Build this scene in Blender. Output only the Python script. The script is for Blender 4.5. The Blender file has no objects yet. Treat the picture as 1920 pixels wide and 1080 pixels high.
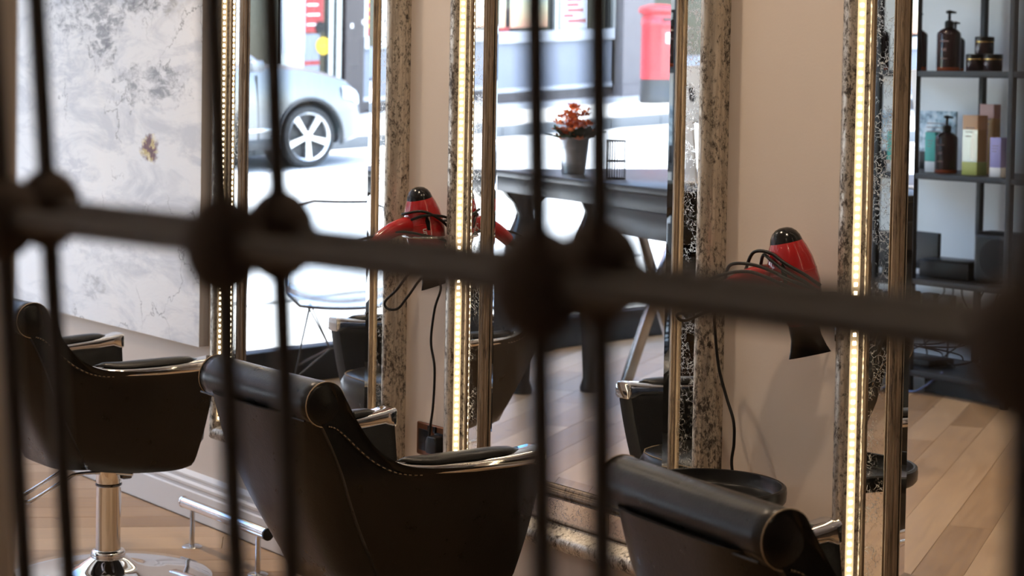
import bpy, bmesh, math, random
from mathutils import Vector, Matrix, Euler
random.seed(7)
PI = math.pi
scene = bpy.context.scene
C = scene.collection

# ------------------------------------------------------------------ camera
F_PX = 3600.0
PPX, PPY = 960.0, 280.0
TH, PITCH, ROLL = math.radians(37.5), math.radians(2.0), math.radians(1.0)
CAM = Vector((0, -2.88, 1.39))
Fh = Vector((-math.cos(TH), math.sin(TH), 0)); Rh = Vector((math.sin(TH), math.cos(TH), 0)); Zv = Vector((0, 0, 1))
Fw = Fh * math.cos(PITCH) - Zv * math.sin(PITCH); Up = Zv * math.cos(PITCH) + Fh * math.sin(PITCH)
Rt = Rh * math.cos(ROLL) + Up * math.sin(ROLL); Up = Up * math.cos(ROLL) - Rh * math.sin(ROLL)
cd = bpy.data.cameras.new('camera'); cam = bpy.data.objects.new('camera', cd); C.objects.link(cam)
cam.matrix_world = Matrix(((Rt.x, Up.x, -Fw.x, CAM.x), (Rt.y, Up.y, -Fw.y, CAM.y), (Rt.z, Up.z, -Fw.z, CAM.z), (0, 0, 0, 1)))
cd.sensor_fit = 'HORIZONTAL'; cd.sensor_width = 36.0
cd.lens = F_PX / 1920 * 36.0
cd.shift_x = (960 - PPX) / 1920; cd.shift_y = -(540 - PPY) / 1920
cd.clip_start = 0.02; cd.clip_end = 200
cd.dof.use_dof = True; cd.dof.focus_distance = 4.25; cd.dof.aperture_fstop = 6.4
scene.camera = cam

# ------------------------------------------------------------------ light and exposure
scene.view_settings.view_transform = 'Standard'
scene.view_settings.look = 'None'
scene.view_settings.gamma = 1.0
scene.view_settings.use_curve_mapping = False
scene.view_settings.exposure = 0.58
scene.cycles.max_bounces = 10
scene.cycles.diffuse_bounces = 4
scene.cycles.glossy_bounces = 6
scene.cycles.transparent_max_bounces = 12
scene.cycles.caustics_reflective = False
scene.cycles.caustics_refractive = False
scene.cycles.sample_clamp_indirect = 6.0
world = bpy.data.worlds.new('sky'); scene.world = world; world.use_nodes = True
wn = world.node_tree.nodes; wl = world.node_tree.links
for n in list(wn): wn.remove(n)
wo = wn.new('ShaderNodeOutputWorld'); wb = wn.new('ShaderNodeBackground'); ws = wn.new('ShaderNodeTexSky')
ws.sky_type = 'NISHITA'; ws.sun_disc = False; ws.sun_elevation = math.radians(58); ws.sun_rotation = math.radians(80)
wb.inputs['Strength'].default_value = 1.05
wl.new(ws.outputs[0], wb.inputs[0]); wl.new(wb.outputs[0], wo.inputs[0])
sl = bpy.data.lights.new('sun', 'SUN'); sl.energy = 16.0; sl.angle = math.radians(0.6); sl.color = (1, 0.96, 0.9)
so = bpy.data.objects.new('sun', sl); C.objects.link(so)
SUN_FROM = Vector((-0.13, 0.42, 0.90)).normalized()          # over the roofs across the street
so.rotation_euler = SUN_FROM.to_track_quat('Z', 'Y').to_euler(); so.location = (-12, 0, 12)

# ------------------------------------------------------------------ helpers
def V(x, y, z): return (x, -y, z)

class MB:
    """collects geometry for one mesh object"""
    def __init__(s): s.v = []; s.f = []; s.smooth = False
    def add(s, vs, fs):
        b = len(s.v); s.v += [tuple(q) for q in vs]; s.f += [tuple(i + b for i in q) for q in fs]; return s
    def box(s, a, b, M=None):
        x0, y0, z0 = a; x1, y1, z1 = b
        vs = [Vector(q) for q in ((x0, y0, z0), (x1, y0, z0), (x1, y1, z0), (x0, y1, z0), (x0, y0, z1), (x1, y0, z1), (x1, y1, z1), (x0, y1, z1))]
        if M is not None: vs = [M @ q for q in vs]
        return s.add(vs, [(0, 3, 2, 1), (4, 5, 6, 7), (0, 1, 5, 4), (1, 2, 6, 5), (2, 3, 7, 6), (3, 0, 4, 7)])
    def lathe(s, prof, n=24, M=None, caps=True):
        """prof: list of (r, z)"""
        vs = []; fs = []
        for r, z in prof:
            for i in range(n):
                a = 2 * PI * i / n; vs.append(Vector((r * math.cos(a), r * math.sin(a), z)))
        for k in range(len(prof) - 1):
            for i in range(n):
                j = (i + 1) % n; fs.append((k * n + i, k * n + j, (k + 1) * n + j, (k + 1) * n + i))
        if caps:
            if prof[0][0] > 1e-5: fs.append(tuple(reversed(range(n))))
            if prof[-1][0] > 1e-5: fs.append(tuple(range((len(prof) - 1) * n, len(prof) * n)))
        if M is not None: vs = [M @ q for q in vs]
        return s.add(vs, fs)
    def tube(s, pts, r, n=8, closed=False, caps=True, sx=1.0, up=None):
        pts = [Vector(p) for p in pts]; m = len(pts); vs = []; fs = []
        rr = r if isinstance(r, (list, tuple)) else [r] * m
        prev = None
        for i, p in enumerate(pts):
            if closed: t = pts[(i + 1) % m] - pts[i - 1]
            else: t = pts[min(i + 1, m - 1)] - pts[max(i - 1, 0)]
            if t.length < 1e-9: t = Vector((0, 0, 1))
            t.normalize()
            if prev is None:
                a = Vector(up) if up else (Vector((0, 0, 1)) if abs(t.z) < 0.9 else Vector((1, 0, 0)))
                u = (a - t * a.dot(t)).normalized()
            else:
                u = prev - t * prev.dot(t)
                u = u.normalized() if u.length > 1e-6 else prev
            prev = u; w = t.cross(u)
            for k in range(n):
                an = 2 * PI * k / n
                vs.append(p + (u * math.cos(an) + w * math.sin(an) * sx) * rr[i])
        for i in range(m if closed else m - 1):
            i2 = (i + 1) % m
            for k in range(n):
                k2 = (k + 1) % n
                fs.append((i * n + k, i2 * n + k, i2 * n + k2, i * n + k2))
        if caps and not closed:
            fs.append(tuple(range(n))); fs.append(tuple(reversed(range((m - 1) * n, m * n))))
        return s.add(vs, fs)
    def prism(s, poly, h, M=None):
        """poly in xy extruded from z=0 to z=h"""
        n = len(poly)
        vs = [Vector((p[0], p[1], 0)) for p in poly] + [Vector((p[0], p[1], h)) for p in poly]
        if M is not None: vs = [M @ q for q in vs]
        fs = [tuple(reversed(range(n))), tuple(range(n, 2 * n))]
        fs += [(i, (i + 1) % n, n + (i + 1) % n, n + i) for i in range(n)]
        return s.add(vs, fs)
    def grid(s, rows, closed=False):
        """rows: list of equal-length vertex lists"""
        m = len(rows); k = len(rows[0]); vs = [q for r in rows for q in r]; fs = []
        for i in range(m - 1):
            for j in range(k if closed else k - 1):
                j2 = (j + 1) % k
                fs.append((i * k + j, i * k + j2, (i + 1) * k + j2, (i + 1) * k + j))
        return s.add(vs, fs)
    def sphere(s, c, r, n=16, m=10, sc=(1, 1, 1)):
        pr = [(max(r * math.sin(PI * i / m), 1e-6), -r * math.cos(PI * i / m)) for i in range(m + 1)]
        M = Matrix.Translation(Vector(c)) @ Matrix.Diagonal((sc[0], sc[1], sc[2], 1))
        return s.lathe(pr, n, M, caps=False)
    def build(s, name, mat, parent=None, smooth=None, bevel=0, seg=2, subsurf=0, loc=None, rot=None):
        me = bpy.data.meshes.new(name); me.from_pydata(s.v, [], s.f)
        bm = bmesh.new(); bm.from_mesh(me)
        bmesh.ops.remove_doubles(bm, verts=bm.verts, dist=1e-6)
        bmesh.ops.recalc_face_normals(bm, faces=bm.faces); bm.to_mesh(me); bm.free()
        if mat is not None: me.materials.append(mat)
        if smooth is not None:
            me.polygons.foreach_set('use_smooth', [True] * len(me.polygons))
            if smooth < 179: me.set_sharp_from_angle(angle=math.radians(smooth))
        o = bpy.data.objects.new(name, me); C.objects.link(o)
        if parent is not None: o.parent = parent
        if loc is not None: o.location = loc
        if rot is not None: o.rotation_euler = rot
        if bevel:
            b = o.modifiers.new('bevel', 'BEVEL'); b.width = bevel; b.segments = seg; b.limit_method = 'ANGLE'; b.angle_limit = math.radians(40)
            me.polygons.foreach_set('use_smooth', [True] * len(me.polygons)); b.harden_normals = False
            if smooth is None: me.set_sharp_from_angle(angle=math.radians(179))
        if subsurf:
            q = o.modifiers.new('sub', 'SUBSURF'); q.levels = subsurf; q.render_levels = subsurf
        return o

def empty(name, loc=(0, 0, 0), rz=0):
    o = bpy.data.objects.new(name, None); C.objects.link(o); o.location = loc; o.rotation_euler = (0, 0, rz); o.empty_display_size = 0.1
    return o
def tag(o, label, cat, group=None):
    o['label'] = label; o['category'] = cat
    if group: o['group'] = group
    return o
def struct(o, label=None):
    o['kind'] = 'structure'
    if label: o['label'] = label
    return o
def copy_tree(o, parent=None):
    c = o.copy(); C.objects.link(c); c.parent = parent
    for ch in list(o.children): copy_tree(ch, c)
    return c
def spline(pts, n=8, closed=False):
    """Catmull-Rom through pts"""
    P = [Vector(p) for p in pts]; m = len(P); out = []
    rng = range(m) if closed else range(m - 1)
    for i in rng:
        if closed: a, b, c, d = P[i - 1], P[i], P[(i + 1) % m], P[(i + 2) % m]
        else: a, b, c, d = P[max(i - 1, 0)], P[i], P[i + 1], P[min(i + 2, m - 1)]
        for k in range(n):
            t = k / n
            out.append(0.5 * ((2 * b) + (c - a) * t + (2 * a - 5 * b + 4 * c - d) * t * t + (3 * b - a - 3 * c + d) * t ** 3))
    if not closed: out.append(P[-1])
    return out
def lerp(a, b, t): return a + (b - a) * t
def interp(tab, x):
    if x <= tab[0][0]: return tab[0][1]
    for (a, b), (c, d) in zip(tab, tab[1:]):
        if x <= c: return lerp(b, d, (x - a) / (c - a))
    return tab[-1][1]

# ------------------------------------------------------------------ materials
MATS = {}
class NT:
    def __init__(s, name):
        s.m = bpy.data.materials.new(name); s.m.use_nodes = True; s.t = s.m.node_tree
        s.b = s.t.nodes['Principled BSDF']; s.tc = None; s.out = s.t.nodes['Material Output']
    def n(s, typ, **kw):
        q = s.t.nodes.new(typ)
        for k, v in kw.items(): setattr(q, k, v)
        return q
    def l(s, a, b): s.t.links.new(a, b)
    def coord(s, scale=(1, 1, 1), kind='Object', rot=(0, 0, 0), loc=(0, 0, 0)):
        if s.tc is None: s.tc = s.n('ShaderNodeTexCoord')
        mp = s.n('ShaderNodeMapping'); mp.inputs['Scale'].default_value = scale; mp.inputs['Rotation'].default_value = rot; mp.inputs['Location'].default_value = loc
        s.l(s.tc.outputs[kind], mp.inputs[0]); return mp.outputs[0]
    def noise(s, scale, detail=4, rough=0.55, co=None, dist=0.0, out='Fac'):
        q = s.n('ShaderNodeTexNoise'); q.inputs['Scale'].default_value = scale; q.inputs['Detail'].default_value = detail
        q.inputs['Roughness'].default_value = rough; q.inputs['Distortion'].default_value = dist
        if co is not None: s.l(co, q.inputs['Vector'])
        return q.outputs[out]
    def ramp(s, fac, stops, interp='LINEAR'):
        q = s.n('ShaderNodeValToRGB'); q.color_ramp.interpolation = interp; e = q.color_ramp.elements
        while len(e) < len(stops): e.new(0.5)
        for el, (p, c) in zip(e, stops):
            el.position = p; el.color = (c[0], c[1], c[2], 1) if isinstance(c, (tuple, list)) else (c, c, c, 1)
        s.l(fac, q.inputs[0]); return q.outputs[0]
    def mix(s, fac, a, b, mode='MIX'):
        q = s.n('ShaderNodeMix', data_type='RGBA', blend_type=mode)
        for sock, val in ((q.inputs[0], fac), (q.inputs[6], a), (q.inputs[7], b)):
            if hasattr(val, 'is_linked') or hasattr(val, 'links'): s.l(val, sock)
            elif isinstance(val, (tuple, list)): sock.default_value = (val[0], val[1], val[2], 1)
            else: sock.default_value = val
        return q.outputs[2]
    def math(s, op, a, b=0.5, c=None):
        q = s.n('ShaderNodeMath', operation=op)
        for i, val in enumerate((a, b, c)):
            if val is None: continue
            if hasattr(val, 'links'): s.l(val, q.inputs[i])
            else: q.inputs[i].default_value = val
        return q.outputs[0]
    def bump(s, h, strength=0.2, dist=0.01):
        q = s.n('ShaderNodeBump'); q.inputs['Strength'].default_value = strength; q.inputs['Distance'].default_value = dist
        s.l(h, q.inputs['Height']); s.l(q.outputs[0], s.b.inputs['Normal']); return q
    def set(s, **kw):
        for k, v in kw.items():
            k = k.replace('_', ' ')
            i = s.b.inputs[k]
            if hasattr(v, 'links'): s.l(v, i)
            elif isinstance(v, (tuple, list)): i.default_value = (v[0], v[1], v[2], 1)
            else: i.default_value = v
        return s

def plain(name, col, rough=0.5, metal=0.0, spec=0.5, var=0.0, coat=0.0, bump=0.0, bscale=200, emis=None, estr=0):
    t = NT(name)
    if var:
        nz = t.noise(6, 5, 0.6, t.coord())
        c = t.mix(nz, tuple(max(0, q * (1 - var)) for q in col), tuple(min(1, q * (1 + var)) for q in col)); t.set(Base_Color=c)
    else: t.set(Base_Color=col)
    t.set(Roughness=rough, Metallic=metal, Specular_IOR_Level=spec, Coat_Weight=coat)
    if bump: t.bump(t.noise(bscale, 3, 0.6, t.coord()), bump, 0.004)
    if emis: t.set(Emission_Color=emis, Emission_Strength=estr)
    MATS[name] = t.m; return t.m

def make_materials():
    # wall paint
    t = NT('wall_paint'); nz = t.noise(3, 4, 0.6, t.coord())
    t.set(Base_Color=t.mix(nz, (0.665, 0.585, 0.51), (0.705, 0.625, 0.55)), Roughness=0.75, Specular_IOR_Level=0.3)
    t.bump(t.noise(160, 3, 0.6, t.coord()), 0.12, 0.002); MATS['wall'] = t.m
    plain('white_paint', (0.74, 0.74, 0.745), 0.45, var=0.03)
    plain('grey_wall', (0.82, 0.82, 0.815), 0.7, var=0.05)
    plain('ceiling_paint', (0.80, 0.79, 0.77), 0.8, var=0.02)
    # distressed silver frame
    def distressed(name, light, mid, dark, thr, zs=0.25, met=0.75, rgh=0.36):
        t = NT(name)
        a = t.noise(115, 8, 0.78, t.coord((1, 1, zs)), 0.3); b = t.noise(16, 3, 0.6, t.coord((1, 1, 0.45)))
        f = t.math('ADD', t.math('MULTIPLY', a, 0.72), t.math('MULTIPLY', b, 0.28))
        m = t.ramp(f, [(thr - 0.055, 1.0), (thr + 0.035, 0.0)])
        streak = t.noise(140, 4, 0.7, t.coord((1, 1, 0.05)))
        base = t.mix(t.ramp(streak, [(0.35, 0), (0.7, 1)]), mid, light)
        t.set(Base_Color=t.mix(m, base, dark), Metallic=t.ramp(m, [(0, met), (1, 0.0)]), Roughness=t.ramp(m, [(0, rgh), (1, 0.7)]))
        t.bump(t.math('MULTIPLY', m, -1.0), 0.25, 0.002)
        MATS[name] = t.m
    distressed('frame_silver', (0.76, 0.70, 0.60), (0.43, 0.37, 0.295), (0.042, 0.033, 0.026), 0.478, 0.55)
    distressed('frame_bronze', (0.34, 0.255, 0.175), (0.17, 0.122, 0.082), (0.035, 0.025, 0.018), 0.45, 0.1, 0.45, 0.42)
    distressed('frame_gold', (0.80, 0.56, 0.24), (0.60, 0.40, 0.16), (0.08, 0.05, 0.02), 0.40, 0.2)
    # mirrors
    plain('mirror', (0.90, 0.92, 0.925), 0.0, 0.99)
    t = NT('antique_mirror')
    w = t.noise(22, 5, 0.6, t.coord(), 0.0, 'Color')
    mp = t.mix(0.055, t.coord(), w, 'ADD')
    ve = t.n('ShaderNodeTexVoronoi', feature='DISTANCE_TO_EDGE'); ve.inputs['Scale'].default_value = 75; t.l(mp, ve.inputs['Vector'])
    line = t.ramp(ve.outputs['Distance'], [(0.012, 1), (0.05, 0)])
    pat = t.ramp(t.noise(26, 4, 0.6, t.coord()), [(0.42, 0.0), (0.62, 0.8)])
    spk = t.ramp(t.noise(210, 2, 0.6, t.coord()), [(0.62, 0), (0.70, 0.8)])
    fac = t.math('MULTIPLY', t.math('MAXIMUM', line, spk), pat)
    t.set(Base_Color=t.mix(fac, (0.84, 0.82, 0.77), (0.05, 0.04, 0.032)), Metallic=t.ramp(fac, [(0, 1), (1, 0.2)]), Roughness=t.ramp(fac, [(0, 0.012), (1, 0.6)]))
    MATS['antique'] = t.m
    # leather
    t = NT('black_leather'); co = t.coord()
    ve = t.n('ShaderNodeTexVoronoi'); ve.inputs['Scale'].default_value = 260; t.l(co, ve.inputs['Vector'])
    wr = t.noise(18, 5, 0.65, co)
    t.set(Base_Color=t.mix(wr, (0.0030, 0.0028, 0.0026), (0.0065, 0.0060, 0.0056)), Roughness=t.ramp(wr, [(0.3, 0.26), (0.7, 0.37)]), Specular_IOR_Level=0.34)
    t.bump(t.math('ADD', t.math('MULTIPLY', ve.outputs['Distance'], 0.3), t.math('MULTIPLY', wr, 1.2)), 0.16, 0.004); MATS['leather'] = t.m
    plain('stitch', (0.30, 0.23, 0.15), 0.7)
    plain('chrome', (0.80, 0.80, 0.81), 0.06, 1.0)
    plain('brushed_steel', (0.62, 0.63, 0.66), 0.22, 1.0)
    plain('chrome_dark', (0.13, 0.13, 0.14), 0.15, 1.0)
    plain('black_plastic', (0.005, 0.005, 0.005), 0.30, spec=0.28)
    plain('black_gloss', (0.006, 0.006, 0.007), 0.16, spec=0.4)
    plain('rubber', (0.007, 0.007, 0.007), 0.5, spec=0.3)
    plain('red_plastic', (0.38, 0.010, 0.012), 0.18, coat=0.6, var=0.05)
    plain('white_print', (0.75, 0.72, 0.7), 0.5)
    plain('copper_plate', (0.19, 0.075, 0.035), 0.28, 0.8)
    plain('led_tape', (0.50, 0.37, 0.22), 0.5, emis=(1, 0.74, 0.42), estr=0.5)
    plain('led', (1, 0.95, 0.85), 0.4, emis=(1.0, 0.86, 0.62), estr=19)
    # iron
    t = NT('iron'); nz = t.noise(90, 6, 0.7, t.coord())
    t.set(Base_Color=t.mix(nz, (0.055, 0.047, 0.042), (0.13, 0.112, 0.10)), Roughness=0.5, Metallic=0.2); t.bump(nz, 0.4, 0.002); MATS['iron'] = t.m
    t = NT('rusted_iron'); nz = t.noise(300, 6, 0.7, t.coord())
    t.set(Base_Color=t.mix(nz, (0.035, 0.024, 0.018), (0.16, 0.110, 0.082)), Roughness=0.8); t.bump(nz, 0.8, 0.003); MATS['rust'] = t.m
    # wood planks
    t = NT('oak_plank'); oi = t.n('ShaderNodeObjectInfo')
    co = t.coord((1, 1, 1), loc=(0, 0, 0)); ad = t.n('ShaderNodeVectorMath', operation='ADD'); t.l(co, ad.inputs[0])
    cb = t.n('ShaderNodeCombineXYZ'); t.l(t.math('MULTIPLY', oi.outputs['Random'], 37.0), cb.inputs[0]); t.l(t.math('MULTIPLY', oi.outputs['Random'], 11.0), cb.inputs[1]); t.l(cb.outputs[0], ad.inputs[1])
    st = t.n('ShaderNodeMapping'); st.inputs['Scale'].default_value = (1.2, 14, 1); t.l(ad.outputs[0], st.inputs[0])
    g1 = t.noise(3.0, 8, 0.65, st.outputs[0], 0.6); g2 = t.noise(2.2, 3, 0.5, ad.outputs[0], 0.8)
    tone = t.math('ADD', t.math('MULTIPLY', g1, 0.5), t.math('ADD', t.math('MULTIPLY', g2, 0.2), t.math('MULTIPLY', oi.outputs['Random'], 0.42)))
    col = t.ramp(tone, [(0.22, (0.20, 0.112, 0.052)), (0.5, (0.36, 0.225, 0.118)), (0.82, (0.54, 0.375, 0.225))])
    kn = t.ramp(t.noise(7, 3, 0.6, ad.outputs[0]), [(0.70, 0), (0.76, 1)])
    t.set(Base_Color=t.mix(kn, col, (0.13, 0.065, 0.035)), Roughness=t.ramp(g1, [(0.3, 0.30), (0.7, 0.42)]), Specular_IOR_Level=0.5)
    t.bump(g1, 0.10, 0.002); MATS['oak'] = t.m
    plain('floor_gap', (0.06, 0.035, 0.02), 0.8)
    # painting
    t = NT('abstract_painting'); co = t.coord()
    brush = t.noise(5, 9, 0.68, t.coord((0.55, 1, 1.7)), 0.9); clouds = t.noise(1.7, 4, 0.6, co, 0.6); fine = t.noise(34, 6, 0.7, t.coord((0.35, 1, 1)), 0.5)
    base = t.mix(t.ramp(clouds, [(0.35, 0), (0.65, 1)]), (0.74, 0.75, 0.78), (0.80, 0.785, 0.775))
    base = t.mix(t.ramp(brush, [(0.47, 0), (0.62, 0.6)]), base, (0.44, 0.46, 0.52))
    sx = t.n('ShaderNodeSeparateXYZ'); t.l(co, sx.inputs[0])
    def blob(x, z, rx, rz, wob=0.8):
        dx = t.math('DIVIDE', t.math('SUBTRACT', sx.outputs[0], x), rx); dz = t.math('DIVIDE', t.math('SUBTRACT', sx.outputs[2], z), rz)
        d = t.math('SQRT', t.math('ADD', t.math('MULTIPLY', dx, dx), t.math('MULTIPLY', dz, dz)))
        d = t.math('ADD', d, t.math('MULTIPLY', t.math('SUBTRACT', t.noise(14, 6, 0.75, t.coord((1, 1, 1.6)), 0.4), 0.5), wob * 4))
        return t.ramp(d, [(0.55, 1), (1.25, 0)])
    streak = t.ramp(fine, [(0.42, 0), (0.60, 1)])
    for (x, z, rx, rz, c, k) in ((-5.62, 1.36, 0.26, 0.075, (0.22, 0.23, 0.26), 0.9), (-5.98, 1.52, 0.10, 0.13, (0.15, 0.155, 0.18), 0.95), (-5.66, 1.66, 0.26, 0.09, (0.12, 0.125, 0.14), 0.95),
                                 (-6.08, 1.64, 0.34, 0.16, (0.28, 0.285, 0.31), 0.95), (-6.35, 1.44, 0.22, 0.10, (0.42, 0.44, 0.50), 0.6), (-6.2, 1.05, 0.20, 0.07, (0.46, 0.47, 0.53), 0.6),
                                 (-5.95, 0.80, 0.28, 0.06, (0.50, 0.51, 0.55), 0.6), (-6.05, 0.67, 0.10, 0.05, (0.28, 0.28, 0.3), 0.7), (-5.42, 1.66, 0.14, 0.14, (0.55, 0.54, 0.53), 0.6)):
        base = t.mix(t.math('MULTIPLY', t.math('MULTIPLY', blob(x, z, rx, rz), streak), k), base, c)
    crack = t.n('ShaderNodeTexVoronoi', feature='DISTANCE_TO_EDGE'); crack.inputs['Scale'].default_value = 3.2
    t.l(t.mix(0.35, co, t.noise(6, 5, 0.6, co, 0, 'Color'), 'ADD'), crack.inputs['Vector'])
    cr = t.math('MULTIPLY', t.ramp(crack.outputs['Distance'], [(0.0, 1), (0.014, 0)]), t.ramp(t.noise(4, 2, 0.5, co), [(0.52, 0), (0.6, 0.8)]))
    base = t.mix(cr, base, (0.13, 0.13, 0.14))
    gold = blob(-5.625, 1.155, 0.075, 0.052, 0.5); patch = t.ramp(t.noise(26, 3, 0.6, t.coord((1, 1, 1.3))), [(0.40, (0.10, 0.018, 0.02)), (0.47, (0.16, 0.05, 0.04)), (0.52, (0.48, 0.36, 0.13)), (0.62, (0.70, 0.62, 0.38)), (0.7, (0.20, 0.17, 0.14))], 'CONSTANT')
    base = t.mix(gold, base, patch)
    t.set(Base_Color=base, Roughness=0.5, Specular_IOR_Level=0.4)
    t.bump(t.math('ADD', brush, t.math('MULTIPLY', fine, 0.5)), 0.35, 0.006); MATS['painting'] = t.m
    plain('canvas_edge', (0.42, 0.39, 0.37), 0.7, var=0.06)
    # glass sheet for the shop window
    t = NT('window_glass'); t.t.nodes.remove(t.b)
    tr = t.n('ShaderNodeBsdfTransparent'); gl = t.n('ShaderNodeBsdfGlossy'); gl.inputs['Roughness'].default_value = 0.0
    lw = t.n('ShaderNodeLayerWeight'); lw.inputs['Blend'].default_value = 0.5; fr = t.math('MULTIPLY_ADD', t.math('POWER', lw.outputs['Facing'], 5.0), 0.9, 0.025); mx = t.n('ShaderNodeMixShader')
    tr.inputs['Color'].default_value = (0.95, 0.97, 0.97, 1)
    t.l(fr, mx.inputs[0]); t.l(tr.outputs[0], mx.inputs[1]); t.l(gl.outputs[0], mx.inputs[2]); t.l(mx.outputs[0], t.out.inputs[0]); MATS['glass'] = t.m
    t = NT('clear_acrylic'); t.t.nodes.remove(t.b)
    tr = t.n('ShaderNodeBsdfTransparent'); gl = t.n('ShaderNodeBsdfGlossy'); gl.inputs['Roughness'].default_value = 0.06
    lw = t.n('ShaderNodeLayerWeight'); lw.inputs['Blend'].default_value = 0.38; mx = t.n('ShaderNodeMixShader')
    tr.inputs['Color'].default_value = (0.86, 0.88, 0.90, 1); gl.inputs['Color'].default_value = (0.8, 0.82, 0.85, 1)
    t.l(lw.outputs['Facing'], mx.inputs[0]); t.l(tr.outputs[0], mx.inputs[1]); t.l(gl.outputs[0], mx.inputs[2]); t.l(mx.outputs[0], t.out.inputs[0]); MATS['acrylic'] = t.m
    # shop things
    plain('dark_frame', (0.009, 0.008, 0.008), 0.4, spec=0.25)
    t = NT('black_wood'); g = t.noise(6, 6, 0.6, t.coord((1, 6, 6)))
    t.set(Base_Color=t.mix(g, (0.012, 0.012, 0.013), (0.026, 0.026, 0.027)), Roughness=0.32, Specular_IOR_Level=0.35); t.bump(g, 0.1, 0.002); MATS['black_wood'] = t.m
    plain('shelf_metal', (0.018, 0.019, 0.022), 0.45, 0.0, spec=0.3)
    t = NT('galvanised'); g = t.noise(30, 4, 0.6, t.coord())
    t.set(Base_Color=t.mix(g, (0.42, 0.43, 0.46), (0.62, 0.63, 0.66)), Metallic=0.9, Roughness=0.32); MATS['galvanised'] = t.m
    plain('petal', (0.72, 0.19, 0.06), 0.8, spec=0.08, var=0.25)
    plain('leaf', (0.035, 0.065, 0.035), 0.7, spec=0.15, var=0.3)
    plain('bottle_plum', (0.016, 0.006, 0.009), 0.15, spec=0.4)
    plain('bottle_amber', (0.24, 0.045, 0.012), 0.15, coat=0.4)
    plain('label_print', (0.20, 0.14, 0.14), 0.5)
    plain('gold_band', (0.62, 0.42, 0.16), 0.25, 0.9)
    plain('teal_card', (0.05, 0.42, 0.36), 0.5)
    plain('white_card', (0.72, 0.72, 0.72), 0.5)
    plain('lilac_card', (0.32, 0.30, 0.60), 0.5)
    plain('peach_card', (0.66, 0.38, 0.20), 0.5)
    plain('kraft_card', (0.50, 0.28, 0.09), 0.5)
    plain('lime_card', (0.42, 0.46, 0.12), 0.5)
    plain('pink_card', (0.68, 0.42, 0.38), 0.5)
    plain('pink_gel', (0.58, 0.13, 0.16), 0.25)
    t = NT('magazine_print'); g = t.noise(22, 4, 0.6, t.coord())
    t.set(Base_Color=t.ramp(g, [(0.36, (0.10, 0.16, 0.22)), (0.48, (0.42, 0.56, 0.64)), (0.6, (0.72, 0.78, 0.80))]), Roughness=0.35); MATS['magazine'] = t.m
    plain('electronics', (0.006, 0.006, 0.007), 0.4, spec=0.3)
    plain('speaker_cloth', (0.010, 0.010, 0.010), 0.85, bump=0.3, bscale=900)
    plain('silver_case', (0.72, 0.73, 0.75), 0.3, 0.6)
    plain('blue_cable', (0.06, 0.09, 0.22), 0.5)
    plain('lamp_glow', (1, 1, 1), 0.5, emis=(1.0, 0.80, 0.58), estr=30)
    # street
    t = NT('asphalt'); g = t.noise(40, 5, 0.7, t.coord()); h = t.noise(0.5, 3, 0.5, t.coord())
    t.set(Base_Color=t.mix(t.math('ADD', t.math('MULTIPLY', g, 0.5), t.math('MULTIPLY', h, 0.5)), (0.36, 0.36, 0.36), (0.52, 0.52, 0.51)), Roughness=0.85); MATS['asphalt'] = t.m
    plain('paving', (0.48, 0.47, 0.45), 0.85, var=0.12)
    plain('kerbstone', (0.16, 0.16, 0.16), 0.8, var=0.25)
    plain('car_silver', (0.17, 0.174, 0.182), 0.32, 0.5, coat=0.6)
    plain('car_glass', (0.02, 0.026, 0.028), 0.04, coat=0.5)
    plain('car_trim', (0.02, 0.02, 0.021), 0.5)
    plain('tyre', (0.018, 0.018, 0.018), 0.8)
    plain('alloy', (0.70, 0.70, 0.71), 0.25, 0.9)
    plain('lamp_lens', (0.65, 0.68, 0.72), 0.08, 0.3, coat=1)
    plain('facade_brown', (0.044, 0.033, 0.032), 0.5, var=0.2)
    plain('facade_white', (0.40, 0.41, 0.44), 0.5, var=0.04)
    plain('facade_lilac', (0.165, 0.178, 0.215), 0.55, var=0.06)
    plain('facade_red', (0.24, 0.018, 0.018), 0.5)
    plain('facade_brick', (0.32, 0.16, 0.11), 0.8, var=0.25)
    plain('facade_dark_glass', (0.012, 0.015, 0.016), 0.06, spec=0.4)
    plain('facade_metal', (0.45, 0.46, 0.45), 0.35, 0.6)
    plain('stone', (0.12, 0.105, 0.107), 0.7, var=0.18)
    plain('sign_yellow', (0.50, 0.32, 0.008), 0.5)
    plain('postbox_red', (0.38, 0.020, 0.026), 0.35, coat=0.2)
    plain('postbox_black', (0.016, 0.016, 0.017), 0.4)
    t = NT('poster_sunset'); sx = t.n('ShaderNodeSeparateXYZ'); t.l(t.coord(), sx.inputs[0]); g = t.noise(6, 4, 0.6, t.coord())
    z = t.math('ADD', sx.outputs[2], t.math('MULTIPLY', g, 0.25))
    t.set(Base_Color=t.ramp(z, [(0.05, (0.62, 0.22, 0.16)), (0.3, (0.72, 0.48, 0.28)), (0.5, (0.66, 0.62, 0.40)), (0.75, (0.16, 0.44, 0.62)), (1.0, (0.10, 0.30, 0.52))]), Roughness=0.4); MATS['poster_sunset'] = t.m
make_materials()
M = MATS

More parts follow.
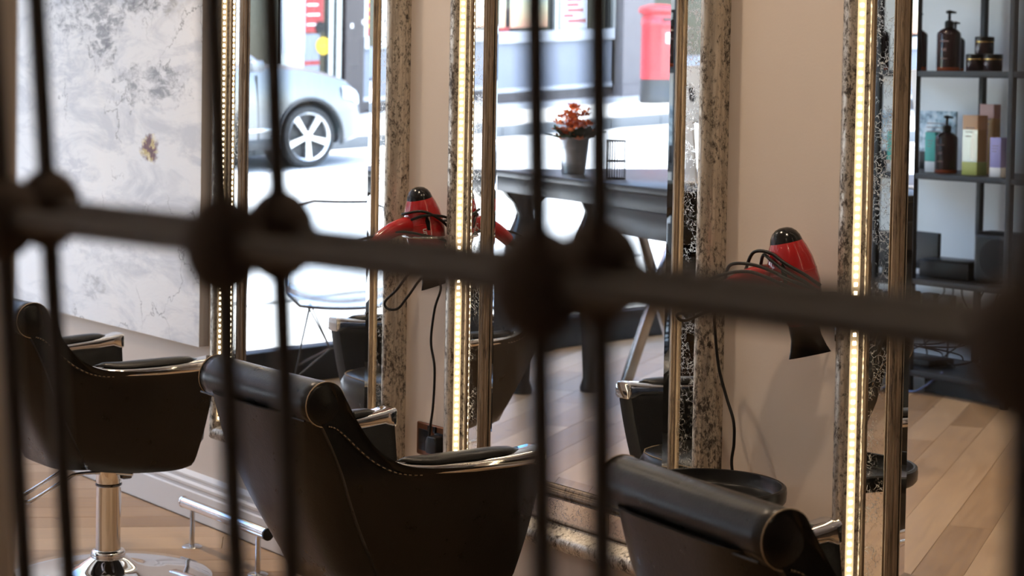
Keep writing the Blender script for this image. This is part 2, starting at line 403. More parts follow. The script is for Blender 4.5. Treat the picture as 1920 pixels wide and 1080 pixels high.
# ------------------------------------------------------------------ room shell
SKEW = -0.162                                    # the shop front is not quite square to the mirror wall
def front_x(y): return -7.254 + SKEW * (-y)      # y is the real (negative) coordinate
YB, XR, ZC, YA = -4.52, 2.2, 2.9, -5.7
def build_room():
    o = MB().box((-7.40, 0, -0.02), (XR + 0.1, 0.12, ZC)).build('wall_back', M['wall']); struct(o, 'beige painted wall behind the mirrors')
    o = MB().box((-6.45, YB - 0.12, -0.02), (XR + 0.1, YB, ZC)).build('wall_front', M['grey_wall']); struct(o, 'pale grey wall behind the product shelves')
    o = MB().box((-6.45, YA, -0.02), (-6.33, YB - 0.12, ZC)).build('wall_return', M['grey_wall']); struct(o)
    o = MB().box((front_x(YA) - 0.02, YA - 0.12, -0.02), (-6.33, YA, ZC)).build('wall_alcove', M['grey_wall']); struct(o)
    o = MB().box((XR, YB, -0.02), (XR + 0.12, 0, ZC)).build('wall_right', M['wall']); struct(o)
    o = MB().box((-8.5, YA - 0.12, ZC), (XR, 0.1, ZC + 0.1)).build('ceiling', M['ceiling_paint']); struct(o)
    fl = MB().prism([(front_x(0), 0), (front_x(YA), YA), (XR, YA), (XR, 0)], 0.05, Matrix.Translation((0, 0, -0.062))).build('floor', M['floor_gap']); struct(fl, 'oak strip floor')
    # planks, each its own piece
    ang = math.radians(59); ca, sa = math.cos(ang), math.sin(ang)
    room = [(front_x(0) + 0.03, -0.022), (front_x(YA) + 0.03, YA + 0.01), (-0.9, YA + 0.01), (-0.9, -0.022)]
    def clip(poly):
        for i in range(4):
            (ax, ay), (bx, by) = room[i], room[(i + 1) % 4]; out = []
            ins = lambda q: (bx - ax) * (q[1] - ay) - (by - ay) * (q[0] - ax) >= 0
            for j in range(len(poly)):
                p, q = poly[j], poly[(j + 1) % len(poly)]
                ip, iq = ins(p), ins(q)
                if ip: out.append(p)
                if ip != iq:
                    d1 = (bx - ax) * (p[1] - ay) - (by - ay) * (p[0] - ax); d2 = (bx - ax) * (q[1] - ay) - (by - ay) * (q[0] - ax)
                    k = d1 / (d1 - d2); out.append((p[0] + (q[0] - p[0]) * k, p[1] + (q[1] - p[1]) * k))
            poly = out
            if len(poly) < 3: return None
        return poly
    W = 0.14; rng = random.Random(3)
    for r in range(-10, 64):
        off = rng.uniform(0, 1.5); s = -12.0 - off
        while s < 3:
            L = rng.uniform(1.3, 1.9)
            a, b = s + 0.001, s + L - 0.001; t0, t1 = r * W + 0.0008, (r + 1) * W - 0.0008
            q = [(a * ca - t * sa, a * sa + t * ca) for a, t in ((a, t0), (b, t0), (b, t1), (a, t1))]
            s += L
            c = clip(q)
            if not c: continue
            loc = [(x * ca + y * sa, -x * sa + y * ca) for x, y in c]
            ar = abs(sum(loc[i][0] * loc[(i + 1) % len(loc)][1] - loc[(i + 1) % len(loc)][0] * loc[i][1] for i in range(len(loc)))) / 2
            if ar < 0.004: continue
            MB().prism(loc, 0.012, Matrix.Translation((0, 0, -0.0115 + rng.uniform(-0.0004, 0.0004)))).build('plank', M['oak'], fl, rot=(0, 0, ang))
    # skirting board with stepped moulding
    prof = [(0, 0.004), (0.022, 0.004), (0.022, 0.088), (0.017, 0.092), (0.017, 0.100), (0.0215, 0.105), (0.0215, 0.113), (0.013, 0.119), (0.013, 0.126), (0.016, 0.130), (0.016, 0.136), (0.006, 0.143), (0, 0.147)]
    mb = MB(); mb.grid([[(x, -p, z) for p, z in prof] for x in (-7.28, XR)]); mb.f += [tuple(range(len(prof))), tuple(reversed(range(len(prof), 2 * len(prof))))]
    struct(mb.build('baseboard_back', M['white_paint'], smooth=25), 'white moulded skirting board under the mirrors')
build_room()

def build_shop_front():
    # local frame: along the front from the mirror wall (s = 0) to the far corner, thickness along n
    d = Vector((SKEW, -1, 0)).normalized(); n = Vector((-d.y, d.x, 0))      # n points into the room (+x)
    o0 = Vector((front_x(0), 0, 0)); Lf = abs(YA) / abs(d.y) + 0.02
    Mx = Matrix(((d.x, n.x, 0, o0.x), (d.y, n.y, 0, o0.y), (0, 0, 1, 0), (0, 0, 0, 1)))
    struct(MB().box((0, -0.10, -0.30), (Lf, 0.0, 0.155), Mx).build('trim_1', M['dark_frame'], bevel=0.006), 'dark low sill board under the shop window')
    struct(MB().box((0, -0.10, 2.62), (Lf, 0.0, ZC + 0.05), Mx).build('wall_left', M['wall']), 'wall above the shop window')
    w = MB().box((0.06, -0.055, 0.155), (Lf - 0.06, -0.049, 2.62), Mx).build('window_1', M['glass']); struct(w, 'large clear shop window onto the street')
    MB().box((0, -0.09, 0.155), (0.06, -0.01, 2.62), Mx).build('window_jamb', M['dark_frame'], w)
    MB().box((Lf - 0.06, -0.09, 0.155), (Lf, -0.01, 2.62), Mx).build('window_jamb', M['dark_frame'], w)
    MB().box((0.06, -0.09, 2.56), (Lf - 0.06, -0.01, 2.62), Mx).build('window_head', M['dark_frame'], w)
    # daylight sampling portal, exactly the opening
    pl = bpy.data.lights.new('window_portal', 'AREA'); pl.shape = 'RECTANGLE'; pl.size = Lf - 0.1; pl.size_y = 2.4; pl.cycles.is_portal = True
    po = bpy.data.objects.new('window_portal', pl); C.objects.link(po)
    c = o0 + d * (Lf / 2) + Vector((0, 0, 1.38)) + n * 0.0
    po.matrix_world = Matrix(((d.x, 0, -n.x, c.x), (d.y, 0, -n.y, c.y), (0, 1, 0, c.z), (0, 0, 0, 1)))
build_shop_front()

def build_ceiling_lamps():
    k = 0
    spots = [(-6.3, -1.62), (-4.9, -0.62), (-3.5, -0.62), (-2.1, -0.62), (-6.0, -3.55), (-4.4, -3.55), (-2.8, -3.55), (-1.15, -1.9)]  # the last one is an added fill for the door post and grilles
    words = ['nearest the shop window in the row by the mirrors', 'second from the window in the row by the mirrors', 'third from the window in the row by the mirrors', 'fourth from the window in the row by the mirrors',
             'nearest the shop window in the row by the shelves', 'second from the window in the row by the shelves', 'third from the window in the row by the shelves', 'added above the iron grilles to brighten them and the door post']
    for (x, y), w in zip(spots, words):
        r = empty('ceiling_downlight', (x, y, ZC)); tag(r, 'round recessed ceiling downlight ' + w, 'downlight', 'recessed ceiling downlights')
        MB().lathe([(0.062, 0.0), (0.062, -0.006), (0.045, -0.010), (0.044, 0.0)], 24, caps=False).build('trim_ring', M['white_paint'], r, smooth=40)
        MB().lathe([(0.043, -0.002), (0.043, -0.004)], 20).build('lens', M['lamp_glow'], r)
        L = bpy.data.lights.new('downlight', 'SPOT'); L.energy = 16 if x > -2 else 44; L.color = (1.0, 0.76, 0.53); L.spot_size = math.radians(118); L.spot_blend = 0.8; L.shadow_soft_size = 0.04
        lo = bpy.data.objects.new('downlight_lamp', L); C.objects.link(lo); lo.parent = r; lo.location = (0, 0, -0.02)
build_ceiling_lamps()

# ------------------------------------------------------------------ painting
def build_painting():
    r = empty('wall_painting', (0, 0, 0)); tag(r, 'large pale grey and white abstract canvas with a small maroon and gold patch', 'painting')
    x0, x1, z0, z1, p = -6.72, -5.282, 0.553, 2.35, 0.036
    MB().box((x0 + 0.001, -p + 0.0015, z0 + 0.001), (x1 - 0.001, -0.002, z1 - 0.001)).build('stretcher', M['canvas_edge'], r)
    MB().box((x0, -p, z0), (x1, -p + 0.0015, z1)).build('canvas', M['painting'], r)
build_painting()

# ------------------------------------------------------------------ mirrors
MZ0, MZ1 = 0.283, 2.185
OUTER = [(0, 0), (0, 0.030), (0.003, 0.042), (0.010, 0.052), (0.020, 0.057), (0.030, 0.0565), (0.037, 0.053), (0.041, 0.047), (0.051, 0.029), (0.055, 0.0235), (0.059, 0.0235)]
GROOVE = [(0.059, 0.0235), (0.0605, 0.0215), (0.0625, 0.0245), (0.065, 0.0255), (0.0675, 0.0245), (0.069, 0.0205)]
ANT_L = [(0.069, 0.0212), (0.119, 0.0204)]
ANT = [(0.069, 0.0208), (0.119, 0.0208)]
INNER = [(0.1190, 0.0200), (0.1190, 0.0245), (0.1200, 0.0268), (0.1215, 0.0275), (0.1231, 0.0268), (0.1241, 0.0245), (0.1266, 0.0275), (0.1308, 0.0300), (0.1330, 0.0292), (0.1338, 0.0310), (0.1376, 0.0300), (0.1385, 0.0282), (0.1414, 0.0275), (0.1431, 0.0235), (0.1448, 0.0242), (0.1490, 0.0225), (0.1520, 0.0180)]
def side(prof, x0, x1, z0, z1, which):
    """a mitred run of the profile along one side of the rectangle"""
    rows = []
    for u, p in prof:
        if which == 'L': a, b = (x0 + u, -p, z0 + u), (x0 + u, -p, z1 - u)
        elif which == 'R': a, b = (x1 - u, -p, z0 + u), (x1 - u, -p, z1 - u)
        elif which == 'B': a, b = (x0 + u, -p, z0 + u), (x1 - u, -p, z0 + u)
        else: a, b = (x0 + u, -p, z1 - u), (x1 - u, -p, z1 - u)
        rows.append([a, b])
    return MB().grid(rows)
led_mesh = []
def build_mirror(x0, x1, label):
    r = empty('wall_mirror', ((x0 + x1) / 2, 0, MZ0)); tag(r, label, 'mirror', 'tall framed styling mirrors')
    ox = (x0 + x1) / 2; X0, X1, Z0, Z1 = x0 - ox, x1 - ox, 0.0, MZ1 - MZ0
    mid = (INNER[-1][0], INNER[-1][1])
    for w in 'LRBT':
        of = side(OUTER, X0, X1, Z0, Z1, w).build('outer_moulding', M['frame_silver'], r, smooth=35)
        side(GROOVE, X0, X1, Z0, Z1, w).build('gold_bead', M['frame_bronze'], of, smooth=40)
        side(INNER, X0, X1, Z0, Z1, w).build('inner_moulding', M['frame_bronze'], r, smooth=30)
        if w in 'LR':
            side(ANT_L if w == 'L' else ANT, X0, X1, Z0, Z1, w).build('antique_mirror_strip', M['antique'], r)
        else:                                               # top and bottom bands are three panels with thin joints
            n = 3
            for i in range(n):
                a = X0 + 0.069 + (X1 - X0 - 0.138) * i / n; b = X0 + 0.069 + (X1 - X0 - 0.138) * (i + 1) / n
                zz0, zz1 = (0.069, 0.119) if w == 'B' else (Z1 - 0.119, Z1 - 0.069)
                ia = 0.050 if i == 0 else 0.0011; ib = 0.050 if i == n - 1 else 0.0011
                o_ = 0.0 if i == 0 else 0.0011; p_ = 0.0 if i == n - 1 else 0.0011
                if w == 'B': q = [(a + o_, -0.0208, zz0), (b - p_, -0.0208, zz0), (b - ib, -0.0208, zz1), (a + ia, -0.0208, zz1)]
                else: q = [(a + ia, -0.0208, zz0), (b - ib, -0.0208, zz0), (b - p_, -0.0208, zz1), (a + o_, -0.0208, zz1)]
                MB().add(q, [(0, 1, 2, 3)]).build('antique_mirror_strip', M['antique'], r)
    MB().box((X0 + 0.004, -0.012, 0.004), (X1 - 0.004, -0.002, Z1 - 0.004)).build('backing_board', M['dark_frame'], r)
    # bevelled glass
    mb = MB(); a = [(X0 + u if s else X1 - u, -p, Z0 + u if t else Z1 - u) for (u, p) in ((0.152, 0.0165), (0.171, 0.0187)) for (s, t) in ((1, 1), (0, 1), (0, 0), (1, 0))]
    mb.add(a, [(0, 1, 5, 4), (1, 2, 6, 5), (2, 3, 7, 6), (3, 0, 4, 7), (4, 5, 6, 7)])
    mb.build('mirror_glass', M['mirror'], r)
    # LED tape on the inner slope of the outer moulding, left and right
    ua, pa, ub, pb = 0.0418, 0.0456, 0.0502, 0.0304
    t = Vector((ub - ua, 0, 0)) + Vector((0, -(pb - pa), 0)); t.normalize()
    for sgn, X, in ((1, X0), (-1, X1)):
        A = Vector((X + sgn * ua, -pa, 0)); B = Vector((X + sgn * ub, -pb, 0)); nn = Vector((sgn * (pa - pb), -(ub - ua), 0)).normalized()
        zz = (0.060, Z1 - 0.060)
        tp = MB().add([A + nn * 0.0004 + Vector((0, 0, zz[0])), B + nn * 0.0004 + Vector((0, 0, zz[0])), B + nn * 0.0004 + Vector((0, 0, zz[1])), A + nn * 0.0004 + Vector((0, 0, zz[1]))], [(0, 1, 2, 3)]).build('led_tape', M['led_tape'], r)
        cen = (A + B) / 2 + nn * 0.0006; tt = (B - A).normalized()
        Mr = Matrix(((tt.x, nn.x, 0, cen.x), (tt.y, nn.y, 0, cen.y), (0, 0, 1, 0), (0, 0, 0, 1)))
        N = int((zz[1] - zz[0]) / 0.01667); bx = ((-0.0032, 0, -0.0036), (0.0032, 0.0012, 0.0036))
        if sgn == 1:
            me = MB().box(*bx, Mr)
            first = me.build('led', M['led'], tp); first.location = (0, 0, zz[0] + 0.01)
            for i in range(1, N):
                c = first.copy(); C.objects.link(c); c.location = (0, 0, zz[0] + 0.01 + i * 0.01667)
        else:
            me = MB()
            for i in range(N): me.box(*bx, Matrix.Translation((0, 0, zz[0] + 0.01 + i * 0.01667)) @ Mr)
            row = me.build('led_row', M['led'], tp); row['kind'] = 'stuff'
    return r
build_mirror(-5.190, -4.200, 'tall silver framed mirror reflecting the grey car, next to the painting')
build_mirror(-3.962, -2.990, 'tall silver framed mirror reflecting the black table, between the two hair dryers')
build_mirror(-2.628, -1.640, 'tall silver framed mirror reflecting the product shelves, furthest from the painting')

# ------------------------------------------------------------------ iron grille in the foreground
def build_grille(pts, zr, label, partner_n):
    g = Vector((0.9938, 0.1115, 0)); n = Vector((-0.1115, 0.9938, 0)); tilt = -0.115     # leans towards the viewer at the top
    r = empty('iron_grille', (pts[0][0], pts[0][1], zr - 0.62)); tag(r, label, 'grille', 'iron grilles in front of the camera')
    o = Vector(r.location)
    def P(x, y, z): return Vector((x, y, z)) + (n * tilt + g * 0.072) * (z - zr) - o
    sp = (Vector(pts[-1]) - Vector(pts[0])) / (len(pts) - 1)
    allp = [Vector(q) for q in pts] + [Vector(pts[-1]) + sp]
    for q in allp:
        MB().tube([P(q.x, q.y, zr - 0.62), P(q.x, q.y, zr + 0.62)], 0.0052, 14).build('upright_bar', M['iron'], r, smooth=50)
        c = P(q.x, q.y, zr)
        MB().sphere(c, 1.0, 22, 14, (0.0180, 0.0180, 0.0222)).build('ball_joint', M['rust'], r, smooth=180)
    a = allp[0] - g.to_2d() * 0.05; b = allp[-1] + g.to_2d() * 0.02
    MB().tube([P(a.x, a.y, zr), P(b.x, b.y, zr)], 0.0058, 14).build('cross_rail', M['iron'], r, smooth=50)
    for dz in (-0.62, 0.62):
        MB().tube([P(a.x, a.y, zr + dz), P(b.x, b.y, zr + dz)], 0.007, 12).build('end_rail', M['iron'], r, smooth=50)
build_grille([(-0.951, -2.483), (-0.757, -2.461), (-0.557, -2.439), (-0.3535, -2.4165)], 1.315, 'blurred dark iron grille nearest the camera, its rail crossing the whole picture', 0)
build_grille([(-0.978, -2.446), (-0.772, -2.423), (-0.568, -2.400)], 1.317, 'blurred dark iron grille just behind the front one, its ball joints slightly higher', 1)
o = MB().box((-1.70, -2.50, 0), (-1.62, -2.187, 2.9)).build('trim_2', M['wall'], bevel=0.01)
struct(o, 'blurred beige door post at the left edge')

# ------------------------------------------------------------------ salon chairs
def chair_hw(y, z):
    """outer half width of the tub at local depth y and height z"""
    top = interp([(-0.38, 0.232), (-0.30, 0.238), (-0.17, 0.268), (0.0, 0.302), (0.17, 0.322), (0.22, 0.324)], y)
    k = max(0.0, 0.645 - z)
    low = interp([(-0.38, 0.30), (-0.15, 0.26), (0.2, 0.20)], y)
    return top - low * k - 0.12 * k * k
def make_chair():
    r = empty('salon_chair')
    top = spline([(-0.372, 0.770), (-0.384, 0.805), (-0.362, 0.838), (-0.330, 0.842), (-0.303, 0.822), (-0.284, 0.785), (-0.255, 0.735), (-0.215, 0.690), (-0.170, 0.660), (-0.12, 0.648), (0.0, 0.640), (0.10, 0.640), (0.168, 0.642)], 3) if False else None
    T2 = [(-0.380, 0.800), (-0.370, 0.830), (-0.344, 0.844), (-0.318, 0.836), (-0.300, 0.808), (-0.276, 0.762), (-0.246, 0.716), (-0.206, 0.678), (-0.160, 0.655), (-0.10, 0.646), (0.0, 0.642), (0.09, 0.642), (0.172, 0.644)]
    tcurve = [(p.x, p.y) for p in spline([(a, b, 0) for a, b in T2], 4)]
    B2 = [(-0.205, 0.385), (-0.15, 0.358), (-0.05, 0.342), (0.06, 0.338), (0.11, 0.341), (0.142, 0.350)]
    n = len(tcurve)
    bsp = [(p.x, p.y) for p in spline([(a, b, 0) for a, b in B2], 20)]
    bcurve = [bsp[round(i * (len(bsp) - 1) / (n - 1))] for i in range(n)]
    rows_n = 22
    for sg in (1, -1):
        outer = []; inner = []
        for j in range(rows_n + 1):
            t = j / rows_n; ro = []; ri = []
            for i in range(n):
                (ty, tz), (by, bz) = tcurve[i], bcurve[i]
                y = lerp(by, ty, t); z = lerp(bz, tz, t)
                s = i / (n - 1)
                bulge = math.sin(PI * t)
                y += 0.006 * bulge * max(0, s * 2 - 1) ** 2 - 0.022 * bulge * max(0, 1 - 2.2 * s) ** 1.5
                y += 0.040 * max(0.0, 1 - s / 0.22) * (1 - t ** 5)
                hw = chair_hw(y, z)
                hw += 0.007 * min(1.0, max(0.0, (t - lerp(0.885, 0.955, s)) / 0.03)) * (1 if s > 0.2 else 0)
                edge = min(t / 0.06, 1.0)
                ro.append((sg * (hw - 0.012 * (1 - edge)), y, z)); ri.append((sg * (hw - 0.052), y, z))
            outer.append(ro); inner.append(ri)
        mb = MB(); mb.grid(outer); mb.grid(inner)
        loopo = [outer[0][i] for i in range(n)] + [outer[j][n - 1] for j in range(1, rows_n + 1)] + [outer[rows_n][i] for i in range(n - 2, -1, -1)] + [outer[j][0] for j in range(rows_n - 1, 0, -1)]
        loopi = [inner[0][i] for i in range(n)] + [inner[j][n - 1] for j in range(1, rows_n + 1)] + [inner[rows_n][i] for i in range(n - 2, -1, -1)] + [inner[j][0] for j in range(rows_n - 1, 0, -1)]
        mb.grid([loopo, loopi], closed=True)
        sp = mb.build('side_panel', M['leather'], r, bevel=0.011, seg=3)
        seam = spline([(sg * (chair_hw(y, z) + 0.0035), y, z) for y, z in ((-0.337, 0.751), (-0.318, 0.744), (-0.292, 0.722), (-0.262, 0.692), (-0.228, 0.664), (-0.190, 0.644), (-0.155, 0.635), (-0.120, 0.632))], 12)
        sm = MB(); run = 0.0; pts = [seam[0]]
        for p, q in zip(seam, seam[1:]):
            m = max(1, int((q - p).length / 0.002))
            pts += [p + (q - p) * (k + 1) / m for k in range(m)]
        for q in range(0, len(pts) - 3, 4): sm.tube([pts[q], pts[q + 1], pts[q + 2]], 0.0013, 5)
        sm.build('stitching', M['stitch'], sp)['kind'] = 'stuff'
        MB().tube([p - Vector((sg * 0.003, 0, 0)) for p in seam], 0.0030, 6).build('piping', M['leather'], sp, smooth=60)
        # armrest: chrome cradle with a black pad
        ys = [(-0.185, 0.000, 0.660), (-0.172, 0.012, 0.655), (-0.15, 0.020, 0.650), (-0.10, 0.026, 0.648), (0.0, 0.028, 0.650), (0.09, 0.030, 0.655), (0.14, 0.031, 0.660), (0.166, 0.030, 0.664), (0.180, 0.026, 0.664)]
        rows = []
        for y, w, zt in ys:
            w = max(w, 0.004); c = chair_hw(y, 0.645) - 0.028
            hb = 0.012 + 0.012 * max(0, (y + 0.19) / 0.37) + (0.012 if y > 0.15 else 0)
            dd = 0.008 if y > 0.12 else 0.0
            rows.append([(sg * (c - w), y, zt), (sg * (c - w * 0.75), y, zt + 0.006), (sg * (c + w * 0.75), y, zt + 0.006), (sg * (c + w + 0.004), y, zt), (sg * (c + w + 0.004), y, zt - hb), (sg * (c + w * 0.8), y, zt - hb - 0.004), (sg * (c - w * 0.8), y, zt - hb - 0.004), (sg * (c - w), y, zt - hb)])
        mb = MB(); mb.grid(rows, closed=True); mb.f += [tuple(range(8)), tuple(reversed(range((len(rows) - 1) * 8, len(rows) * 8)))]
        arm = mb.build('armrest', M['chrome'], r, bevel=0.003, seg=2)
        rows = []
        for i in range(13):
            t = i / 12; y = lerp(-0.165, 0.125, t); c = chair_hw(y, 0.645) - 0.028
            w = 0.027 * math.sqrt(max(0.02, 1 - (2 * t - 1) ** 6)) * lerp(0.72, 1.0, min(1, t * 3)); h = 0.016 * math.sqrt(max(0.02, 1 - (2 * t - 1) ** 4))
            zt = interp([(-0.185, 0.661), (-0.10, 0.652), (0.09, 0.660), (0.14, 0.664)], y) + 0.001
            rows.append([(sg * (c + w * math.cos(a)), y, zt + h * max(0, math.sin(a)) ** 0.8) for a in [PI * k / 8 for k in range(9)]])
        mb = MB(); mb.grid(rows); mb.f += [tuple(range(9)), tuple(reversed(range(12 * 9, 13 * 9)))]
        mb.build('arm_pad', M['leather'], arm, smooth=70)
    # back shell between the panels
    rows = []; rowsi = []
    for i in range(9):
        z = lerp(0.358, 0.772, i / 8); tt = (z - 0.395) / 0.405
        ye = lerp(-0.205, -0.380, tt) - 0.022 * math.sin(PI * min(1, max(0, tt)))
        hw = chair_hw(ye, z) + 0.0012
        ro = []; ri = []
        for k in range(25):
            t = -1 + 2 * k / 24; bow = 0.085 * (1 - abs(t) ** 5) - 0.052
            ro.append((hw * t, ye - bow, z)); ri.append((hw * t * 0.93, ye - bow + 0.060, z))
        rows.append(ro); rowsi.append(ri)
    mb = MB(); mb.grid(rows); mb.grid(rowsi); mb.grid([rows[0], rowsi[0]]); mb.grid([rows[-1], rowsi[-1]])
    mb.grid([[q[0] for q in rows], [q[0] for q in rowsi]]); mb.grid([[q[-1] for q in rows], [q[-1] for q in rowsi]])
    mb.build('backrest', M['leather'], r, smooth=75)
    # rolled top
    ro = MB(); rad = 0.047; L = 0.232; rows = []
    for k in range(17):
        t = -1 + 2 * k / 16; x = L * t; e = 1.0
        sag = -0.004 * (1 - t * t)
        rows.append([(x, -0.342 + sag + rad * e * math.cos(a), 0.797 + rad * e * math.sin(a)) for a in [2 * PI * j / 20 for j in range(20)]])
    ro.grid(rows, closed=True)
    for row, s in ((rows[0], -1), (rows[-1], 1)):
        cap = [[(s * (L + 0.010 * (1 - q * q)), -0.342 + (v[1] + 0.342) * q, 0.797 + (v[2] - 0.797) * q) for v in row] for q in (1.0, 0.85, 0.6, 0.3, 0.02)]
        ro.grid(cap, closed=True)
    hr = ro.build('head_roll', M['leather'], r, smooth=75)
    for s in (-1, 1):
        ring = [(s * L, -0.342 + (rad + 0.0008) * math.cos(a), 0.797 + (rad + 0.0008) * math.sin(a)) for a in [2 * PI * j / 28 for j in range(28)]]
        MB().tube(ring, 0.0013, 6, closed=True).build('piping', M['stitch'], hr, smooth=60)
    MB().tube([(-0.225, -0.388, 0.765), (0, -0.392, 0.765), (0.225, -0.388, 0.765)], 0.0022, 6).build('seam', M['black_plastic'], hr, smooth=60)
    # seat cushion
    rows = []
    for (zz, ins) in ((0.352, 0.060), (0.370, 0.030), (0.410, 0.006), (0.475, 0.0), (0.500, 0.012), (0.512, 0.040), (0.516, 0.10)):
        row = []
        for k in range(36):
            a = 2 * PI * k / 36; cx, sy = math.cos(a), math.sin(a)
            ex = 0.235 - ins; ey = 0.205 - ins
            q = (abs(cx) ** 4 + abs(sy) ** 4) ** -0.25
            row.append((ex * cx * q, 0.028 + ey * sy * q + (0.022 * (1 - abs(cx * q)) if sy > 0 else 0), zz))
        rows.append(row)
    mb = MB(); mb.grid(rows, closed=True); mb.f += [tuple(range(36)), tuple(range(6 * 36, 7 * 36))]
    st = mb.build('seat', M['leather'], r, smooth=60)
    MB().tube([Vector(p) + Vector((0, 0, 0.001)) for p in rows[4]], 0.0018, 5, closed=True).build('piping', M['stitch'], st, smooth=60)
    MB().box((-0.12, -0.09, 0.335), (0.12, 0.10, 0.387)).build('seat_plate', M['black_plastic'], r, bevel=0.006)
    # pump column, collar, dome and base
    MB().lathe([(0.036, 0.07), (0.036, 0.29), (0.037, 0.292), (0.037, 0.352)], 28).build('column', M['chrome'], r, smooth=40)
    MB().lathe([(0.0365, 0.268), (0.0385, 0.270), (0.0385, 0.274), (0.0365, 0.276)], 28, caps=False).build('collar', M['chrome_dark'], r, smooth=40)
    MB().lathe([(0.047, 0.066), (0.050, 0.070), (0.050, 0.082), (0.045, 0.088), (0.037, 0.090)], 28, caps=False).build('base_ring', M['chrome'], r, smooth=40)
    MB().lathe([(0.300, 0.0), (0.302, 0.006), (0.292, 0.012), (0.240, 0.017), (0.180, 0.022), (0.120, 0.030), (0.085, 0.044), (0.062, 0.060), (0.048, 0.068)], 56, caps=False).build('base', M['chrome'], r, smooth=40)
    # pump lever: a bent bar loop towards the back left
    for k, (dx, dz) in enumerate(((0.0, 0.0), (0.045, -0.012))):
        pts = spline([(0.02 + dx, 0.045, 0.318 + dz), (-0.03 + dx, -0.02, 0.322 + dz), (-0.05 + dx, -0.10, 0.322 + dz), (-0.065 + dx, -0.13, 0.305 + dz), (-0.10 + dx, -0.21, 0.252 + dz), (-0.115 + dx, -0.235, 0.246 + dz), (-0.15 + dx, -0.34, 0.246 + dz)], 5)
        MB().tube(pts, 0.0055, 8).build('pump_lever', M['chrome'], r, smooth=60)
    MB().box((-0.012, 0.030, 0.285), (0.030, 0.062, 0.335)).build('lever_bracket', M['chrome_dark'], r, bevel=0.006)
    return r
CH = 'black leather salon chair with rolled back, '
def place_chair(o, x, y, rot, lift, words):
    o['label'] = CH + words
    o.location = (x, y, 0); o.rotation_euler = (0, 0, rot); o.scale = (0.945, 0.945, 0.945)
    for ch in o.children:
        if not ch.name.startswith(('base', 'column')): ch.location.z = lift / 0.945
chair = make_chair(); tag(chair, CH, 'chair', 'salon chairs facing the mirrors')
chair_b = copy_tree(chair); chair_c = copy_tree(chair)
place_chair(chair, -4.835, -0.550, math.radians(0.5), 0.008, 'by the painting, pump column showing')
place_chair(chair_b, -3.432, -0.545, 0.0, -0.006, 'in the middle of the three')
place_chair(chair_c, -2.100, -0.540, math.radians(-8), -0.014, 'lower right beside the round black tray')

# ------------------------------------------------------------------ foot rail in front of the first mirror
def build_foot_rail():
    r = empty('foot_rail', (-4.84, -0.185, 0)); tag(r, 'short chrome foot rail on two posts in front of the skirting', 'foot rail')
    MB().tube([(-0.245, 0, 0.125), (0.245, 0, 0.125)], 0.0165, 20).build('rail', M['chrome'], r, smooth=50)
    for s in (-1, 1):
        MB().lathe([(0.0175, -0.003), (0.0178, 0.0), (0.0178, 0.004), (0.012, 0.006)], 20, Matrix.Translation((s * 0.245, 0, 0.125)) @ Matrix.Rotation(s * PI / 2, 4, 'Y')).build('end_cap', M['black_plastic' if s > 0 else 'chrome'], r, smooth=40)
        p = MB().lathe([(0.0075, 0.0), (0.0075, 0.112)], 16, Matrix.Translation((s * 0.193, 0, 0))).build('post', M['brushed_steel'], r, smooth=40)
        MB().lathe([(0.030, 0.0), (0.030, 0.002), (0.024, 0.0055), (0.008, 0.007)], 24, Matrix.Translation((s * 0.193, 0, 0)), caps=False).build('floor_flange', M['brushed_steel'], p, smooth=40)
build_foot_rail()

# ------------------------------------------------------------------ sockets and plug
def build_socket(xc, zc, label, plug):
    r = empty('wall_socket', (xc, 0, zc)); tag(r, label, 'socket', 'copper double wall sockets')
    MB().box((-0.073, -0.009, -0.043), (0.073, 0, 0.043)).build('plate', M['copper_plate'], r, bevel=0.004)
    for s in (-1, 1):
        ins = MB().box((s * 0.036 - 0.026, -0.0105, -0.030), (s * 0.036 + 0.026, -0.0085, 0.026)).build('socket_insert', M['black_plastic'], r, bevel=0.002)
        for (hx, hz, w, h) in ((0, 0.012, 0.0022, 0.004), (-0.011, -0.010, 0.0032, 0.002), (0.011, -0.010, 0.0032, 0.002)):
            MB().box((s * 0.036 + hx - w, -0.0112, hz - h), (s * 0.036 + hx + w, -0.0103, hz + h)).build('pin_slot', M['rubber'], ins)
        MB().box((s * 0.012 - 0.006, -0.013, 0.024), (s * 0.012 + 0.006, -0.008, 0.040)).build('switch', M['black_plastic'], r, bevel=0.001)
    if plug:
        p = empty('mains_plug', (xc + 0.036, -0.0108, zc - 0.005)); tag(p, 'black mains plug in the copper socket between the first two mirrors', 'plug')
        MB().prism([(-0.022, -0.020), (0.022, -0.020), (0.025, -0.010), (0.025, 0.010), (0.016, 0.026), (-0.016, 0.026), (-0.025, 0.010), (-0.025, -0.010)], 0.030, Matrix.Rotation(PI / 2, 4, 'X')).build('plug_body', M['electronics'], p, bevel=0.004)
        MB().tube([(0, -0.014, -0.019), (0, -0.014, -0.036)], [0.006, 0.0042], 10).build('cord_grip', M['rubber'], p, smooth=50)
build_socket(-4.061, 0.452, 'copper double socket with a black plug, between the first two mirrors', True)
build_socket(-2.741, 0.449, 'copper double socket half hidden behind the right hand chair', False)

